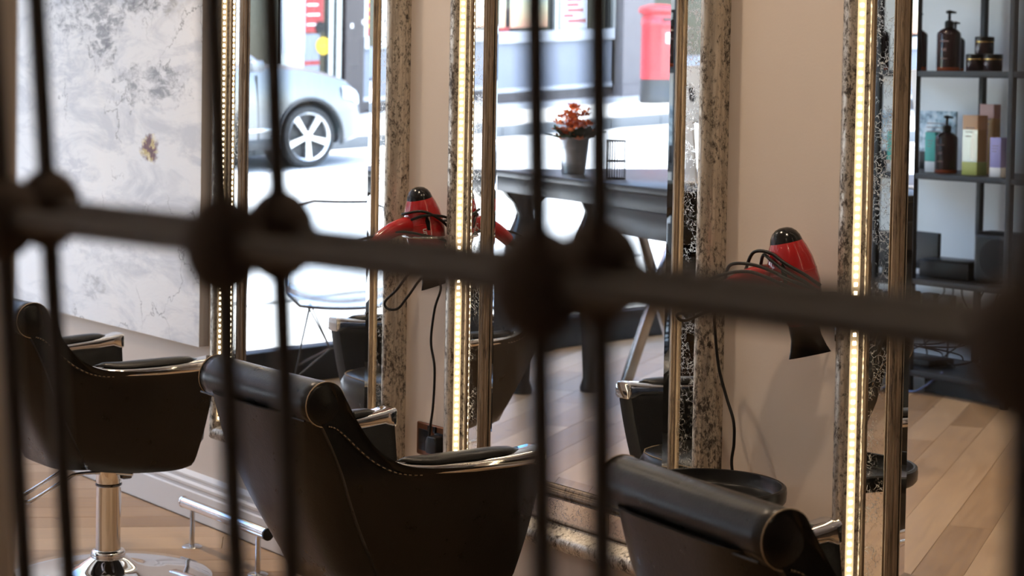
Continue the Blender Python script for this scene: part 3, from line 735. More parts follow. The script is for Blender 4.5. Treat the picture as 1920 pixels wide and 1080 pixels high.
# ------------------------------------------------------------------ hair dryers in ring holders
def build_dryer(loc, tilt, label, cord, wraps, rz=0.0):
    r = empty('hair_dryer', loc, rz); cord = [Matrix.Rotation(-rz, 3, 'Z') @ Vector(p) for p in cord]; tag(r, label, 'hair dryer', 'red hair dryers')
    A = Matrix.Rotation(tilt, 4, 'X')                      # body axis leans: rear end out into the room
    body = [(0.030, -0.074), (0.035, -0.062), (0.0435, -0.040), (0.0500, -0.012), (0.0515, 0.010), (0.0497, 0.035), (0.0458, 0.060), (0.0388, 0.082), (0.0328, 0.095)]
    b = MB().lathe(body, 36, A).build('body', M['red_plastic'], r, smooth=60)
    MB().lathe([(0.0330, 0.095), (0.0300, 0.105), (0.0245, 0.114), (0.017, 0.1205), (0.009, 0.1235), (0.001, 0.124)], 36, A).build('rear_cap', M['black_gloss'], r, smooth=60)
    for k in range(6):
        a = PI * k / 3 + 0.3
        MB().box((0.009, -0.0018, 0.0), (0.021, 0.0018, 0.0022), A @ Matrix.Rotation(a, 4, 'Z') @ Matrix.Translation((0, 0, 0.1225)) @ Matrix.Rotation(math.radians(28), 4, 'Y')).build('vent_slot', M['rubber'], r)
    MB().lathe([(0.0499, 0.033), (0.0504, 0.0345), (0.0496, 0.036)], 36, A, caps=False).build('seam_ring', M['red_plastic'], b, smooth=60)
    # side switch window and print
    MB().prism([(-0.004, -0.020), (0.003, -0.022), (0.006, 0.0), (0.0, 0.020), (-0.005, 0.004)], 0.004, A @ Matrix.Rotation(math.radians(-22), 4, 'Z') @ Matrix.Translation((0.0470, 0, 0.040)) @ Matrix.Rotation(PI / 2, 4, 'Y') @ Matrix.Rotation(PI / 2, 4, 'Z')).build('side_vent', M['black_gloss'], b)
    cu = bpy.data.curves.new('print', 'FONT'); cu.body = 'un'; cu.size = 0.020; cu.extrude = 0.0003
    to = bpy.data.objects.new('print_tmp', cu); C.objects.link(to)
    me = bpy.data.meshes.new_from_object(to.evaluated_get(bpy.context.evaluated_depsgraph_get())); C.objects.unlink(to); bpy.data.objects.remove(to)
    me.transform(A @ Matrix.Rotation(math.radians(-38), 4, 'Z') @ Matrix.Translation((0.0512, 0.008, 0.006)) @ Matrix.Rotation(PI / 2, 4, 'Y') @ Matrix.Rotation(PI, 4, 'Z'))
    me.materials.clear(); me.materials.append(M['white_print']); po = bpy.data.objects.new('lettering', me); C.objects.link(po); po.parent = b
    # flattened concentrator nozzle
    rows = []
    for t, hw, hd in ((0, 0.031, 0.031), (0.25, 0.0305, 0.028), (0.5, 0.031, 0.020), (0.8, 0.037, 0.011), (1.0, 0.043, 0.0075)):
        z = -0.064 - 0.074 * t
        rows.append([A @ Vector((hd * math.cos(a), hw * math.sin(a), z)) for a in [2 * PI * k / 28 for k in range(28)]])
    mb = MB(); mb.grid(rows, closed=True); mb.f += [tuple(range(28))]
    mb.build('nozzle', M['black_plastic'], r, smooth=60)
    # handle: leaves the body towards the room, bows and tapers
    hp = spline([(0, -0.020, 0.020), (0, -0.055, 0.024), (0, -0.095, 0.016), (0, -0.135, -0.004), (0, -0.165, -0.026)], 5)
    rr = [interp([(0, 0.027), (0.35, 0.0225), (0.7, 0.0195), (1, 0.0165)], i / (len(hp) - 1)) for i in range(len(hp))]
    h = MB().tube(hp, rr, 18, sx=0.82).build('handle', M['red_plastic'], r, smooth=70)
    MB().tube([(0, -0.164, -0.025), (0, -0.185, -0.040), (0, -0.205, -0.052)], [0.0115, 0.010, 0.006], 12).build('cord_sleeve', M['rubber'], h, smooth=60)
    for w in wraps: MB().tube([p if math.hypot(p.x, p.y) > 0.056 else Vector((p.x, p.y, p.z)) * 1 + Vector((p.x, p.y, 0)) * (0.056 / max(math.hypot(p.x, p.y), 0.02) - 1) for p in spline(w, 7)], 0.0036, 8).build('wrapped_cord', M['rubber'], r, smooth=60)
    MB().tube(spline(cord, 7), 0.0034, 8).build('hanging_cord', M['rubber'], r, smooth=60)
    return r
def build_holder(loc, wallx, label):
    r = empty('dryer_holder', loc); tag(r, label, 'holder', 'chrome ring holders for hair dryers')
    ring = [(0.0545 * math.cos(2 * PI * k / 36), 0.0545 * math.sin(2 * PI * k / 36), 0) for k in range(36)]
    MB().tube(ring, 0.0036, 8, closed=True).build('ring', M['chrome'], r, smooth=60)
    wy = -loc[1]
    MB().tube(spline([(0.046, 0.018, 0), (wallx, wy * 0.55, -0.010), (wallx, wy - 0.010, -0.050), (wallx, wy - 0.008, -0.080)], 6), 0.0042, 8).build('bracket_arm', M['chrome'], r, smooth=60)
    MB().box((wallx - 0.012, wy - 0.008, -0.105), (wallx + 0.012, wy - 0.001, -0.055)).build('wall_plate', M['chrome'], r, bevel=0.002)
def ring_wrap(n0, n1, z0, z1, rad, off=(0, 0), k=18):
    out = []
    for i in range(k + 1):
        t = i / k; a = lerp(n0, n1, t)
        out.append((rad * math.cos(a) + off[0], rad * math.sin(a) + off[1], lerp(z0, z1, t) + 0.006 * math.sin(3 * a)))
    return out
D1 = (-4.018, -0.070, 0.998); D2 = (-2.692, -0.092, 0.988)
TL = math.radians(13)
cord1 = [(0, -0.205, -0.052), (-0.008, -0.235, -0.050), (-0.012, -0.215, -0.016), (0.015, -0.10, 0.010), (0.045, -0.03, 0.000), (0.052, 0.02, -0.012), (0.03, 0.05, -0.03), (-0.01, 0.02, -0.06), (-0.045, -0.015, -0.100), (-0.075, -0.035, -0.147), (-0.100, -0.055, -0.180), (-0.095, -0.050, -0.198), (-0.070, -0.035, -0.196), (-0.055, -0.015, -0.165), (-0.03, 0.02, -0.110), (0.013, 0.040, -0.132), (-0.012, 0.040, -0.196), (-0.026, 0.040, -0.281), (-0.008, 0.040, -0.348), (-0.012, 0.040, -0.445), (-0.024, 0.038, -0.53), (-0.012, 0.039, -0.575)]
wr1 = [[(0.0, -0.060, 0.034), (0.047, -0.035, 0.052), (0.052, 0.018, 0.048), (0.02, 0.05, 0.036), (-0.03, 0.045, 0.030), (-0.050, 0.0, 0.040), (-0.035, -0.045, 0.050), (0.0, -0.066, 0.054), (0.045, -0.04, 0.062), (0.055, 0.01, 0.038), (0.045, 0.045, 0.012)]]
build_dryer(D1, TL, 'red hair dryer with cord wrapped round its body, beside the middle mirror', cord1, wr1)
build_holder((D1[0], D1[1] - 0.004, D1[2] - 0.005), 0.035, 'chrome ring holder carrying the hair dryer beside the middle mirror')
RZ2 = math.radians(-42); hx, hy = math.sin(RZ2), -math.cos(RZ2)
cord2 = [(0.205 * hx, 0.205 * -hy * -1, -0.052), (0.235 * hx, 0.235 * hy, -0.060), (0.22 * hx - 0.02, 0.22 * hy + 0.02, -0.075), (-0.24, 0.0, -0.070), (-0.275, 0.040, -0.100), (-0.280, 0.052, -0.155), (-0.274, 0.057, -0.206), (-0.256, 0.062, -0.261), (-0.233, 0.062, -0.309), (-0.230, 0.062, -0.355), (-0.234, 0.062, -0.412), (-0.20, 0.070, -0.50), (-0.12, 0.075, -0.53)]
wr2 = [[(-0.02, -0.190, -0.020), (0.0, -0.170, 0.014), (0.028, -0.10, 0.034), (0.045, -0.03, 0.012), (0.052, 0.03, -0.010), (0.055, 0.070, -0.020), (0.03, 0.078, -0.006), (0.0, 0.05, -0.010)],
       [(-0.02, -0.14, 0.010), (0.0, -0.130, 0.044), (0.030, -0.08, 0.046), (0.044, -0.02, 0.024), (0.052, 0.04, 0.000)],
       [(-0.01, -0.10, 0.034), (0.0, -0.085, 0.070), (0.030, -0.05, 0.070), (0.046, 0.00, 0.040), (0.052, 0.045, 0.012)],
       [(-0.01, -0.07, 0.046), (0.01, -0.065, 0.066), (0.036, -0.045, 0.052), (0.050, 0.01, 0.020), (0.054, 0.06, -0.012)]]
build_dryer(D2, TL, 'red hair dryer with cord looped over its handle, on the wall above the round tray', cord2, wr2, RZ2)
build_holder((D2[0], D2[1] - 0.004, D2[2] - 0.005), 0.04, 'chrome ring holder carrying the hair dryer above the round tray')

# ------------------------------------------------------------------ round tray on a wall bracket
def build_tray():
    r = empty('round_tray_stand', (-2.80, -0.216, 0)); tag(r, 'round black raised-edge tray on a slim stand beside the right hand chair', 'tray')
    k = 1.19; Z = Matrix.Translation((0, 0, 0.558)) @ Matrix.Diagonal((k, k, 1, 1))
    MB().lathe([(0.001, 0.004), (0.116, 0.004), (0.119, 0.008), (0.121, 0.026), (0.1225, 0.031), (0.126, 0.032), (0.130, 0.029), (0.131, 0.020), (0.130, 0.004), (0.126, -0.002), (0.001, -0.002)], 56, Z).build('tray_dish', M['black_plastic'], r, smooth=40)
    MB().lathe([(0.026, -0.012), (0.026, -0.002)], 20, Z).build('hub', M['black_plastic'], r, smooth=40)
    MB().lathe([(0.011, 0.014), (0.011, 0.547)], 16).build('pole', M['black_plastic'], r, smooth=40)
    MB().lathe([(0.120, 0.0), (0.120, 0.008), (0.10, 0.012), (0.015, 0.016)], 40).build('floor_base', M['black_plastic'], r, smooth=40)
build_tray()

# ------------------------------------------------------------------ inside the shop, opposite the mirrors
def build_table():
    # long tall desk standing by the window; local x along its length
    ax, ay = -6.859, -2.316; bx, by = -5.325, -1.977
    d = Vector((bx - ax, by - ay, 0)); ang = math.atan2(d.y, d.x); L = d.length + 0.09
    r = empty('tall_table', (ax, ay, 0), ang); tag(r, 'tall black wooden table by the shop window holding the flower pot', 'table')
    Wd = 1.02
    MB().box((0, -Wd, 0.972), (L, 0, 1.0)).build('table_top', M['black_wood'], r, bevel=0.004)
    for nm, a, b in (('apron', (0.012, -0.035, 0.905), (L - 0.012, -0.012, 0.972)), ('apron', (0.012, -Wd + 0.012, 0.905), (L - 0.012, -Wd + 0.035, 0.972)), ('apron', (0.012, -Wd + 0.035, 0.905), (0.035, -0.035, 0.972)), ('apron', (L - 0.035, -Wd + 0.035, 0.905), (L - 0.012, -0.035, 0.972))):
        MB().box(a, b).build(nm, M['black_wood'], r, bevel=0.002)
    MB().box((1.02, -0.40, 0.80), (1.66, -0.016, 0.905)).build('drawer_box', M['black_wood'], r, bevel=0.003)
    # curved pedestal legs
    prof = [(0.048, 0.0), (0.050, 0.02), (0.036, 0.06), (0.045, 0.25), (0.075, 0.50), (0.092, 0.62), (0.080, 0.70), (0.046, 0.785), (0.040, 0.815), (0.060, 0.855), (0.095, 0.885), (0.110, 0.905)]
    for x, y in ((0.09, -0.12), (0.14, -0.44), (L - 0.14, -0.14), (L - 0.14, -Wd + 0.14)):
        MB().lathe(prof, 28, Matrix.Translation((x, y, 0))).build('turned_leg', M['black_gloss'], r, smooth=50)
    # polished steel cross legs under the window end
    for a, b in (((0.05, -0.66, 0.905), (0.05, -0.97, 0.0)), ((0.09, -0.97, 0.905), (0.09, -0.64, 0.0))):
        a, b = Vector(a), Vector(b); t = (b - a).normalized(); s = Vector((1, 0, 0)); w = t.cross(s).normalized()
        q = [a + s * i * 0.016 + w * j * 0.024 for i, j in ((-1, -1), (1, -1), (1, 1), (-1, 1))] + [b + s * i * 0.016 + w * j * 0.024 for i, j in ((-1, -1), (1, -1), (1, 1), (-1, 1))]
        MB().add(q, [(0, 1, 2, 3), (4, 7, 6, 5), (0, 4, 5, 1), (1, 5, 6, 2), (2, 6, 7, 3), (3, 7, 4, 0)]).build('cross_leg', M['brushed_steel'], r, bevel=0.002)
    return r, ang
TABLE, TANG = build_table()
def on_table(u, v): 
    return Vector((-6.859 + u * math.cos(TANG) - v * math.sin(TANG), -2.316 + u * math.sin(TANG) + v * math.cos(TANG), 1.0))

def build_flower_pot(p):
    r = empty('flower_pot', p); tag(r, 'galvanised bucket of orange flowers on the tall black table', 'flower pot')
    MB().lathe([(0.050, 0.0), (0.052, 0.004), (0.060, 0.075), (0.068, 0.150), (0.070, 0.152), (0.070, 0.157), (0.066, 0.157), (0.058, 0.080), (0.05, 0.012), (0.001, 0.012)], 32).build('bucket', M['galvanised'], r, smooth=40)
    for z, rr in ((0.045, 0.0568), (0.110, 0.0642)): MB().tube([(rr * math.cos(2 * PI * k / 32), rr * math.sin(2 * PI * k / 32), z) for k in range(32)], 0.0015, 6, closed=True).build('rib', M['galvanised'], r, smooth=60)
    rg = random.Random(5)
    for k in range(16):
        a = rg.uniform(0, 2 * PI); tl = rg.uniform(0.5, 1.15); ln = rg.uniform(0.07, 0.13); w = ln * 0.34
        Mx = Matrix.Rotation(a, 4, 'Z') @ Matrix.Translation((0.03, 0, 0.145)) @ Matrix.Rotation(tl, 4, 'Y')
        rows = []
        for t, q in ((0, 0.12), (0.25, 0.75), (0.5, 1.0), (0.75, 0.7), (1.0, 0.05)):
            z = ln * t; bend = 0.25 * ln * t * t
            rows.append([Mx @ Vector((bend + 0.006, -w * q, z)), Mx @ Vector((bend, 0, z)), Mx @ Vector((bend + 0.006, w * q, z))])
        MB().grid(rows).build('leaf', M['leaf'], r, smooth=70)
    for k in range(90):
        a = rg.uniform(0, 2 * PI); rad = rg.uniform(0, 0.085); z = 0.185 + rg.uniform(0, 0.115) - rad * 0.5
        c = Vector((rad * math.cos(a), rad * math.sin(a), z)); Mx = Matrix.Translation(c) @ Euler((rg.uniform(-0.6, 0.6), rg.uniform(-0.6, 0.6), rg.uniform(0, 6))).to_matrix().to_4x4()
        mb = MB()
        for i in range(5):
            b = 2 * PI * i / 5
            q = [(0, 0, 0), (0.017 * math.cos(b - 0.5), 0.017 * math.sin(b - 0.5), 0.006), (0.028 * math.cos(b), 0.028 * math.sin(b), 0.010), (0.017 * math.cos(b + 0.5), 0.017 * math.sin(b + 0.5), 0.006)]
            mb.add([Mx @ Vector(v) for v in q], [(0, 1, 2), (0, 2, 3)])
        mb.build('flower_head', M['petal'], r)
build_flower_pot(on_table(0.40, -0.20))

def build_wire_cup(p):
    r = empty('wire_pen_cup', p); tag(r, 'empty black wire mesh pen cup on the tall black table', 'pen cup')
    R_ = 0.040
    for z in (0.003, 0.075, 0.158): MB().tube([(R_ * math.cos(2 * PI * k / 32), R_ * math.sin(2 * PI * k / 32), z) for k in range(32)], 0.0036, 6, closed=True).build('hoop', M['black_plastic'], r, smooth=60)
    for k in range(22):
        a = 2 * PI * k / 22; MB().tube([(R_ * math.cos(a), R_ * math.sin(a), 0.003), (R_ * math.cos(a), R_ * math.sin(a), 0.158)], 0.0017, 5).build('wire', M['black_plastic'], r)
    MB().lathe([(0.039, 0.001), (0.039, 0.003)], 28).build('cup_floor', M['black_plastic'], r)
build_wire_cup(on_table(0.86, -0.16))

def build_tablet(p, rz):
    r = empty('tablet_computer', p, rz); tag(r, 'pale tablet computer with a dark fruit logo on its back, on the table', 'tablet')
    Mx = Matrix.Translation((0, 0, 0.24)) @ Matrix.Rotation(math.radians(-8), 4, 'X')
    pn = MB().box((-0.135, -0.007, 0), (0.135, 0.007, 0.23), Mx).build('back_panel', M['white_card'], r, bevel=0.005)
    MB().box((-0.127, -0.0085, 0.008), (0.127, -0.0065, 0.222), Mx).build('screen', M['black_gloss'], r)
    # fruit shaped logo with bite and leaf
    pts = []
    for k in range(40):
        a = 2 * PI * k / 40 + PI / 2; x, z = math.cos(a), math.sin(a)
        rr = 0.030 * (1 - 0.16 * max(0, math.cos(2 * (a - PI / 2))) ** 6 * (1 if z > 0 else 0.6)) * (1.0 + 0.06 * z)
        X, Z = rr * x, rr * 1.08 * z
        dx, dz = X + 0.036, Z - 0.004
        dd = math.hypot(dx, dz)
        if dd < 0.016: X, Z = -0.036 + dx / dd * 0.016, 0.004 + dz / dd * 0.016
        pts.append((X, Z))
    Mp = Mx @ Matrix.Translation((0, 0.0070, 0.115)) @ Matrix.Rotation(PI / 2, 4, 'X') @ Matrix.Scale(-1, 4, (0, 0, 1))
    MB().prism(pts, 0.0012, Mp).build('fruit_logo', M['speaker_cloth'], pn)
    MB().prism([(0.0, 0.034), (-0.004, 0.042), (-0.012, 0.048), (-0.009, 0.039)], 0.0012, Mp).build('leaf_logo', M['speaker_cloth'], pn)
    MB().prism([(-0.05, 0.0), (0.05, 0.0), (0.04, 0.25), (-0.04, 0.25)], 0.010, Matrix.Translation((0, 0.022, 0)) @ Matrix.Rotation(math.radians(86), 4, 'X')).build('stand', M['white_card'], r, bevel=0.003)
    MB().box((-0.075, -0.07, 0.0), (0.075, 0.07, 0.010)).build('stand_foot', M['white_card'], r, bevel=0.003)
build_tablet(on_table(1.222, -0.33), TANG + math.radians(4))

def build_wire_chair(p, rz):
    r = empty('clear_shell_chair', p, rz); tag(r, 'clear plastic shell chair on thin chrome wire legs by the shop window', 'chair')
    # shell: grid from seat front to back top, local facing +y
    prof = [(0.235, 0.425), (0.215, 0.440), (0.16, 0.440), (0.06, 0.425), (-0.05, 0.425), (-0.13, 0.455), (-0.175, 0.53), (-0.20, 0.63), (-0.225, 0.74), (-0.245, 0.82), (-0.250, 0.845)]
    rows = []
    for i, (y, z) in enumerate(prof):
        t = i / (len(prof) - 1); w = interp([(0, 0.17), (0.15, 0.225), (0.5, 0.24), (0.75, 0.225), (0.93, 0.185), (1, 0.12)], t)
        row = []
        for k in range(13):
            s = -1 + 2 * k / 12; cup = s * s * interp([(0, 0.01), (0.4, 0.07), (0.6, 0.06), (1, 0.02)], t)
            row.append((w * s, y + (cup if t > 0.5 else 0), z + (cup if t <= 0.5 else cup * 0.2)))
        rows.append(row)
    sh = MB().grid(rows).build('shell', M['acrylic'], r, smooth=80)
    so_ = sh.modifiers.new('thick', 'SOLIDIFY'); so_.thickness = 0.005
    rim = [q[0] for q in rows] + rows[-1][1:-1] + [q[-1] for q in reversed(rows)] + list(reversed(rows[0][1:-1]))
    MB().tube(rim, 0.0065, 6, closed=True).build('rim', M['chrome_dark'], r, smooth=60)
    W_ = 0.0038
    for sx in (-1, 1):
        MB().tube([(sx * 0.13, 0.13, 0.41), (sx * 0.22, 0.215, 0.0)], W_, 6).build('leg', M['chrome_dark'], r)
        MB().tube([(sx * 0.13, -0.10, 0.41), (sx * 0.21, -0.205, 0.0)], W_, 6).build('leg', M['chrome_dark'], r)
        MB().tube([(sx * 0.13, 0.13, 0.41), (sx * 0.04, 0.04, 0.23), (sx * 0.13, -0.10, 0.41)], W_, 6).build('strut', M['chrome_dark'], r)
        MB().tube([(sx * 0.19, 0.19, 0.12), (sx * 0.04, 0.04, 0.23), (sx * 0.19, -0.18, 0.12)], W_, 6).build('strut', M['chrome_dark'], r)
        MB().tube([(sx * 0.13, 0.13, 0.41), (sx * 0.13, -0.10, 0.41)], W_, 6).build('seat_rail', M['chrome_dark'], r)
    MB().tube([(-0.04, 0.04, 0.23), (0.04, 0.04, 0.23)], W_, 6).build('strut', M['chrome_dark'], r)
build_wire_chair(V(-7.02, 1.62, 0), math.radians(-58))

# ------------------------------------------------------------------ product shelves on the opposite wall
SXS = (-6.38, -5.84, -5.30, -4.76); SX0, SX2 = SXS[0], SXS[-1]          # uprights
SY0, SY1 = 3.96, 4.43                        # front and back, measured across the room
SZ = [0.105, 0.525, 1.008, 1.475, 1.93]
def build_shelf():
    r = empty('metal_shelf_unit', V((SX0 + SX2) / 2, (SY0 + SY1) / 2, 0)); tag(r, 'tall black metal shelf unit with hair products, against the pale wall', 'shelf unit')
    o = Vector(r.location); cx, cy = o.x, o.y
    for x in SXS:
        for y in (SY0, SY1): MB().box((x - 0.014 - cx, -y - 0.014 - cy, 0), (x + 0.014 - cx, -y + 0.014 - cy, 2.05)).build('upright', M['shelf_metal'], r, bevel=0.002)
    for z in SZ:
        MB().box((SX0 - cx, -SY1 + 0.012 - cy, z - 0.010), (SX2 - cx, -SY0 - 0.016 - cy, z)).build('shelf_board', M['shelf_metal'], r)
        for y in (SY0, SY1): MB().box((SX0 - cx, -y - 0.012 - cy, z - 0.026), (SX2 - cx, -y + 0.012 - cy, z)).build('shelf_rail', M['shelf_metal'], r, bevel=0.002)
build_shelf()
def bottle(x, y, z, s, label, mat='bottle_plum', group='dark pump bottles on the shelves'):
    r = empty('pump_bottle', V(x, y, z), random.uniform(-0.4, 0.4)); r.scale = (s, s, s); tag(r, label, 'bottle', group)
    MB().lathe([(0.046, 0.0), (0.049, 0.004), (0.049, 0.016)], 26).build('base_band', M['bottle_amber'], r, smooth=40)
    MB().lathe([(0.0492, 0.016), (0.0492, 0.152), (0.047, 0.160), (0.034, 0.172), (0.018, 0.180), (0.017, 0.184)], 26).build('bottle_body', M[mat], r, smooth=40)
    MB().lathe([(0.019, 0.182), (0.019, 0.205), (0.012, 0.210), (0.006, 0.212), (0.006, 0.238), (0.010, 0.239), (0.012, 0.246), (0.008, 0.250)], 18).build('pump_neck', M['black_plastic'], r, smooth=40)
    MB().tube([(-0.014, 0, 0.245), (0.0, 0, 0.247), (0.03, 0, 0.243)], [0.006, 0.007, 0.004], 8).build('pump_spout', M['black_plastic'], r, smooth=50)
    for zz, w in ((0.122, 0.40), (0.090, 0.22), (0.084, 0.18), (0.050, 0.28)):
        rows = [[(0.0496 * math.sin(a), 0.0496 * math.cos(a), q) for a in [lerp(-w, w, k / 6) for k in range(7)]] for q in (zz, zz + 0.004)]
        MB().grid(rows).build('label_line', M['label_print'], r)
def jar(x, y, z, label):
    r = empty('cosmetic_jar', V(x, y, z)); tag(r, label, 'jar', 'black jars with gold bands')
    MB().lathe([(0.040, 0.0), (0.042, 0.003), (0.042, 0.050), (0.040, 0.052)], 26).build('jar_body', M['bottle_plum'], r, smooth=40)
    MB().lathe([(0.0425, 0.052), (0.0425, 0.056)], 26, caps=False).build('gold_ring', M['gold_band'], r, smooth=40)
    MB().lathe([(0.043, 0.056), (0.043, 0.074), (0.040, 0.077)], 26).build('lid', M['black_plastic'], r, smooth=40)
def carton(x, y, z, w, d, h, mats, label, rz=0, name='product_carton', cat='box', group='product cartons on the shelves'):
    """mats: list of (height fraction, material) from the bottom"""
    r = empty(name, V(x, y, z), rz); tag(r, label, cat, group); z0 = 0
    for k, (fr, m) in enumerate(mats):
        MB().box((-w / 2, -d / 2, z0 * h), (w / 2, d / 2, fr * h)).build('carton_band' if len(mats) > 1 else 'carton_body', M[m], r, bevel=0.0012)
        z0 = fr
    for k in range(3): MB().box((-w * 0.3, d / 2, h * (0.78 - 0.07 * k)), (w * (0.3 - 0.1 * k), d / 2 + 0.0004, h * (0.795 - 0.07 * k))).build('label_line', M['label_print'], r)
    return r
z3, z2, z1, z0 = SZ[3], SZ[2], SZ[1], SZ[0]
bottle(-5.935, 4.06, z3, 1.08, 'dark plum pump bottle behind the upright on the upper shelf')
bottle(-5.758, 4.08, z3, 1.10, 'dark plum pump bottle with amber foot, left of the jars on the upper shelf')
bottle(-5.83, 4.21, z3, 0.92, 'smaller plum pump bottle behind the others on the upper shelf')
bottle(-6.11, 4.10, z3, 1.0, 'plum pump bottle at the left end of the upper shelf')
jar(-5.580, 4.05, z3, 'black gold-banded jar, left one of the lower pair on the upper shelf')
jar(-5.482, 4.05, z3, 'black gold-banded jar, right one of the lower pair on the upper shelf')
jar(-5.531, 4.05, z3 + 0.0775, 'black gold-banded jar stacked on top of the two others')
bottle(-5.255, 4.08, z3, 1.08, 'dark pump bottle right of the second upright on the upper shelf')
bottle(-5.774, 4.10, z2, 1.05, 'dark pump bottle beside the teal carton on the middle shelf')
carton(-5.868, 4.12, z2, 0.060, 0.045, 0.185, [(0.27, 'white_card'), (1, 'teal_card')], 'teal and white carton left of the middle shelf bottle')
carton(-6.05, 4.37, z2, 0.22, 0.012, 0.28, [(0.30, 'electronics'), (1, 'magazine')], 'pale blue printed card at the back of the middle shelf', name='display_card', cat='card')
carton(-6.06, 4.15, z2, 0.05, 0.05, 0.25, [(0.2, 'lilac_card'), (1, 'white_card')], 'tall white carton behind the left upright of the middle shelf')
r = carton(-5.604, 4.09, z2, 0.085, 0.07, 0.27, [(0.22, 'lime_card'), (0.221, 'white_card')], 'clear-fronted gift carton with lime foot and peach top', name='gift_carton')
MB().box((-0.0425, -0.035, 0.205), (0.0425, 0.035, 0.27)).build('peach_top', M['peach_card'], r, bevel=0.001)
MB().box((-0.0425, -0.035, 0.060), (0.0425, -0.030, 0.205)).build('back_card', M['pink_card'], r)
MB().box((0.0405, -0.030, 0.060), (0.0425, 0.033, 0.205)).build('side_card', M['kraft_card'], r)
MB().box((-0.0420, 0.0335, 0.060), (0.0420, 0.0345, 0.205)).build('clear_front', M['acrylic'], r)
MB().lathe([(0.010, 0.061), (0.017, 0.075), (0.019, 0.13), (0.016, 0.17), (0.008, 0.19)], 18).build('pink_tube', M['pink_gel'], r, smooth=50)
carton(-5.625, 4.22, z2, 0.08, 0.05, 0.32, [(0.80, 'kraft_card'), (1, 'pink_card')], 'tall kraft and pink carton behind the gift carton')
carton(-5.434, 4.05, z2, 0.060, 0.055, 0.175, [(0.24, 'white_card'), (1, 'lilac_card')], 'lilac and white carton by the second upright of the middle shelf')
carton(-5.245, 4.12, z2, 0.06, 0.05, 0.20, [(0.3, 'peach_card'), (1, 'label_print')], 'dull mauve carton right of the second upright on the middle shelf')
bottle(-5.15, 4.20, z2, 1.0, 'dark pump bottle at the right end of the middle shelf')
# electronics
r = empty('payment_screen', V(-5.96, 4.20, z1), 0.1); tag(r, 'small black flat screen standing on the lower shelf', 'screen')
MB().box((-0.085, -0.010, 0.02), (0.085, 0.010, 0.195)).build('display', M['electronics'], r, bevel=0.003)
MB().box((-0.07, -0.05, 0), (0.07, 0.05, 0.02)).build('foot', M['white_card'], r, bevel=0.002)
r = empty('receipt_box', V(-5.73, 4.12, z1), -0.12); tag(r, 'low black box beside the small screen on the lower shelf', 'box')
MB().box((-0.13, -0.085, 0.006), (0.13, 0.085, 0.082)).build('case', M['electronics'], r, bevel=0.003)
MB().box((-0.128, -0.083, 0.0825), (0.128, 0.083, 0.088)).build('lid', M['black_plastic'], r, bevel=0.002)
r = empty('loudspeaker', V(-5.44, 4.12, z1), -0.1); tag(r, 'black rounded loudspeaker on the lower shelf by the second upright', 'speaker')
MB().box((-0.13, -0.07, 0.0), (0.13, 0.07, 0.235)).build('cabinet', M['electronics'], r, bevel=0.03, seg=5)
MB().lathe([(0.085, 0.0), (0.088, 0.003), (0.082, 0.006), (0.001, 0.002)], 36, Matrix.Translation((0, 0.070, 0.118)) @ Matrix.Rotation(-PI / 2, 4, 'X')).build('cone', M['speaker_cloth'], r, smooth=40)
r = empty('router', V(-5.97, 4.15, z0)); tag(r, 'flat black router among cables on the bottom shelf', 'router')
MB().box((-0.16, -0.09, 0.0), (0.16, 0.09, 0.035)).build('case', M['electronics'], r, bevel=0.006)
for sx in (-0.12, 0.12): MB().tube([(sx, -0.085, 0.03), (sx, -0.09, 0.15)], 0.005, 8).build('aerial', M['black_plastic'], r)
r = empty('power_strip', V(-6.15, 4.49, 0.36)); tag(r, 'white power strip with black adaptors on the wall behind the shelves', 'power strip')
MB().box((-0.17, -0.012, -0.03), (0.17, 0.02, 0.03)).build('strip', M['white_card'], r, bevel=0.003)
for k, x in enumerate((-0.10, 0.02, 0.12)): MB().box((x - 0.035, 0.02, -0.05), (x + 0.035, 0.075, 0.04)).build('adaptor', M['electronics'], r, bevel=0.006)
rg = random.Random(9)
CW = ['sagging behind the low black box', 'coiled on the bottom shelf beside the router', 'hanging from the lower shelf near the left upright', 'looping round the power strip', 'dropping from the loudspeaker', 'lying over the router', 'trailing by the back upright', 'draped from the screen to the power strip']
for k in range(8):
    x = -6.15 + 0.075 * k; a = V(x, 4.34, z1 - 0.03 if k not in (1, 5) else 0.20)
    pts = [a]
    if k in (1, 5):
        c = (-5.95 + 0.12 * (k == 5), 4.18)
        pts = [V(c[0] + 0.12 * math.cos(q * 1.1), c[1] + 0.06 * math.sin(q * 1.1), z0 + 0.045 + 0.012 * q) for q in range(10)]
    else:
        pts += [V(x + rg.uniform(-.05, .05), 4.33, 0.42), V(x + rg.uniform(-.1, .1), 4.30, 0.30 + rg.uniform(-.05, .05)), V(x + rg.uniform(-.12, .12), 4.26, 0.22), V(x + rg.uniform(-.1, .1), 4.24, z0 + 0.03), V(x + rg.uniform(-.1, .2), 4.14, z0 + 0.012)]
    o = MB().tube(spline(pts, 6), 0.004, 6).build('power_cable', M['rubber'], smooth=60); tag(o, 'thin black cable ' + CW[k], 'cable', 'cables behind the shelves')
o = MB().tube(spline([V(-5.97, 4.02, 0.10), V(-5.95, 3.99, 0.03), V(-5.80, 3.93, 0.010), V(-5.72, 3.94, 0.05), V(-5.68, 4.00, 0.11)], 6), 0.005, 6).build('network_cable', M['blue_cable'], smooth=60); tag(o, 'blue cable curling on the floor by the left shelf upright', 'cable')
o = empty('storage_crate', V(-5.57, 4.18, 0)); tag(o, 'dark storage crate on the floor under the bottom shelf', 'crate')
MB().box((-0.24, -0.15, 0.0), (0.24, 0.15, 0.006)).build('crate_floor', M['electronics'], o)
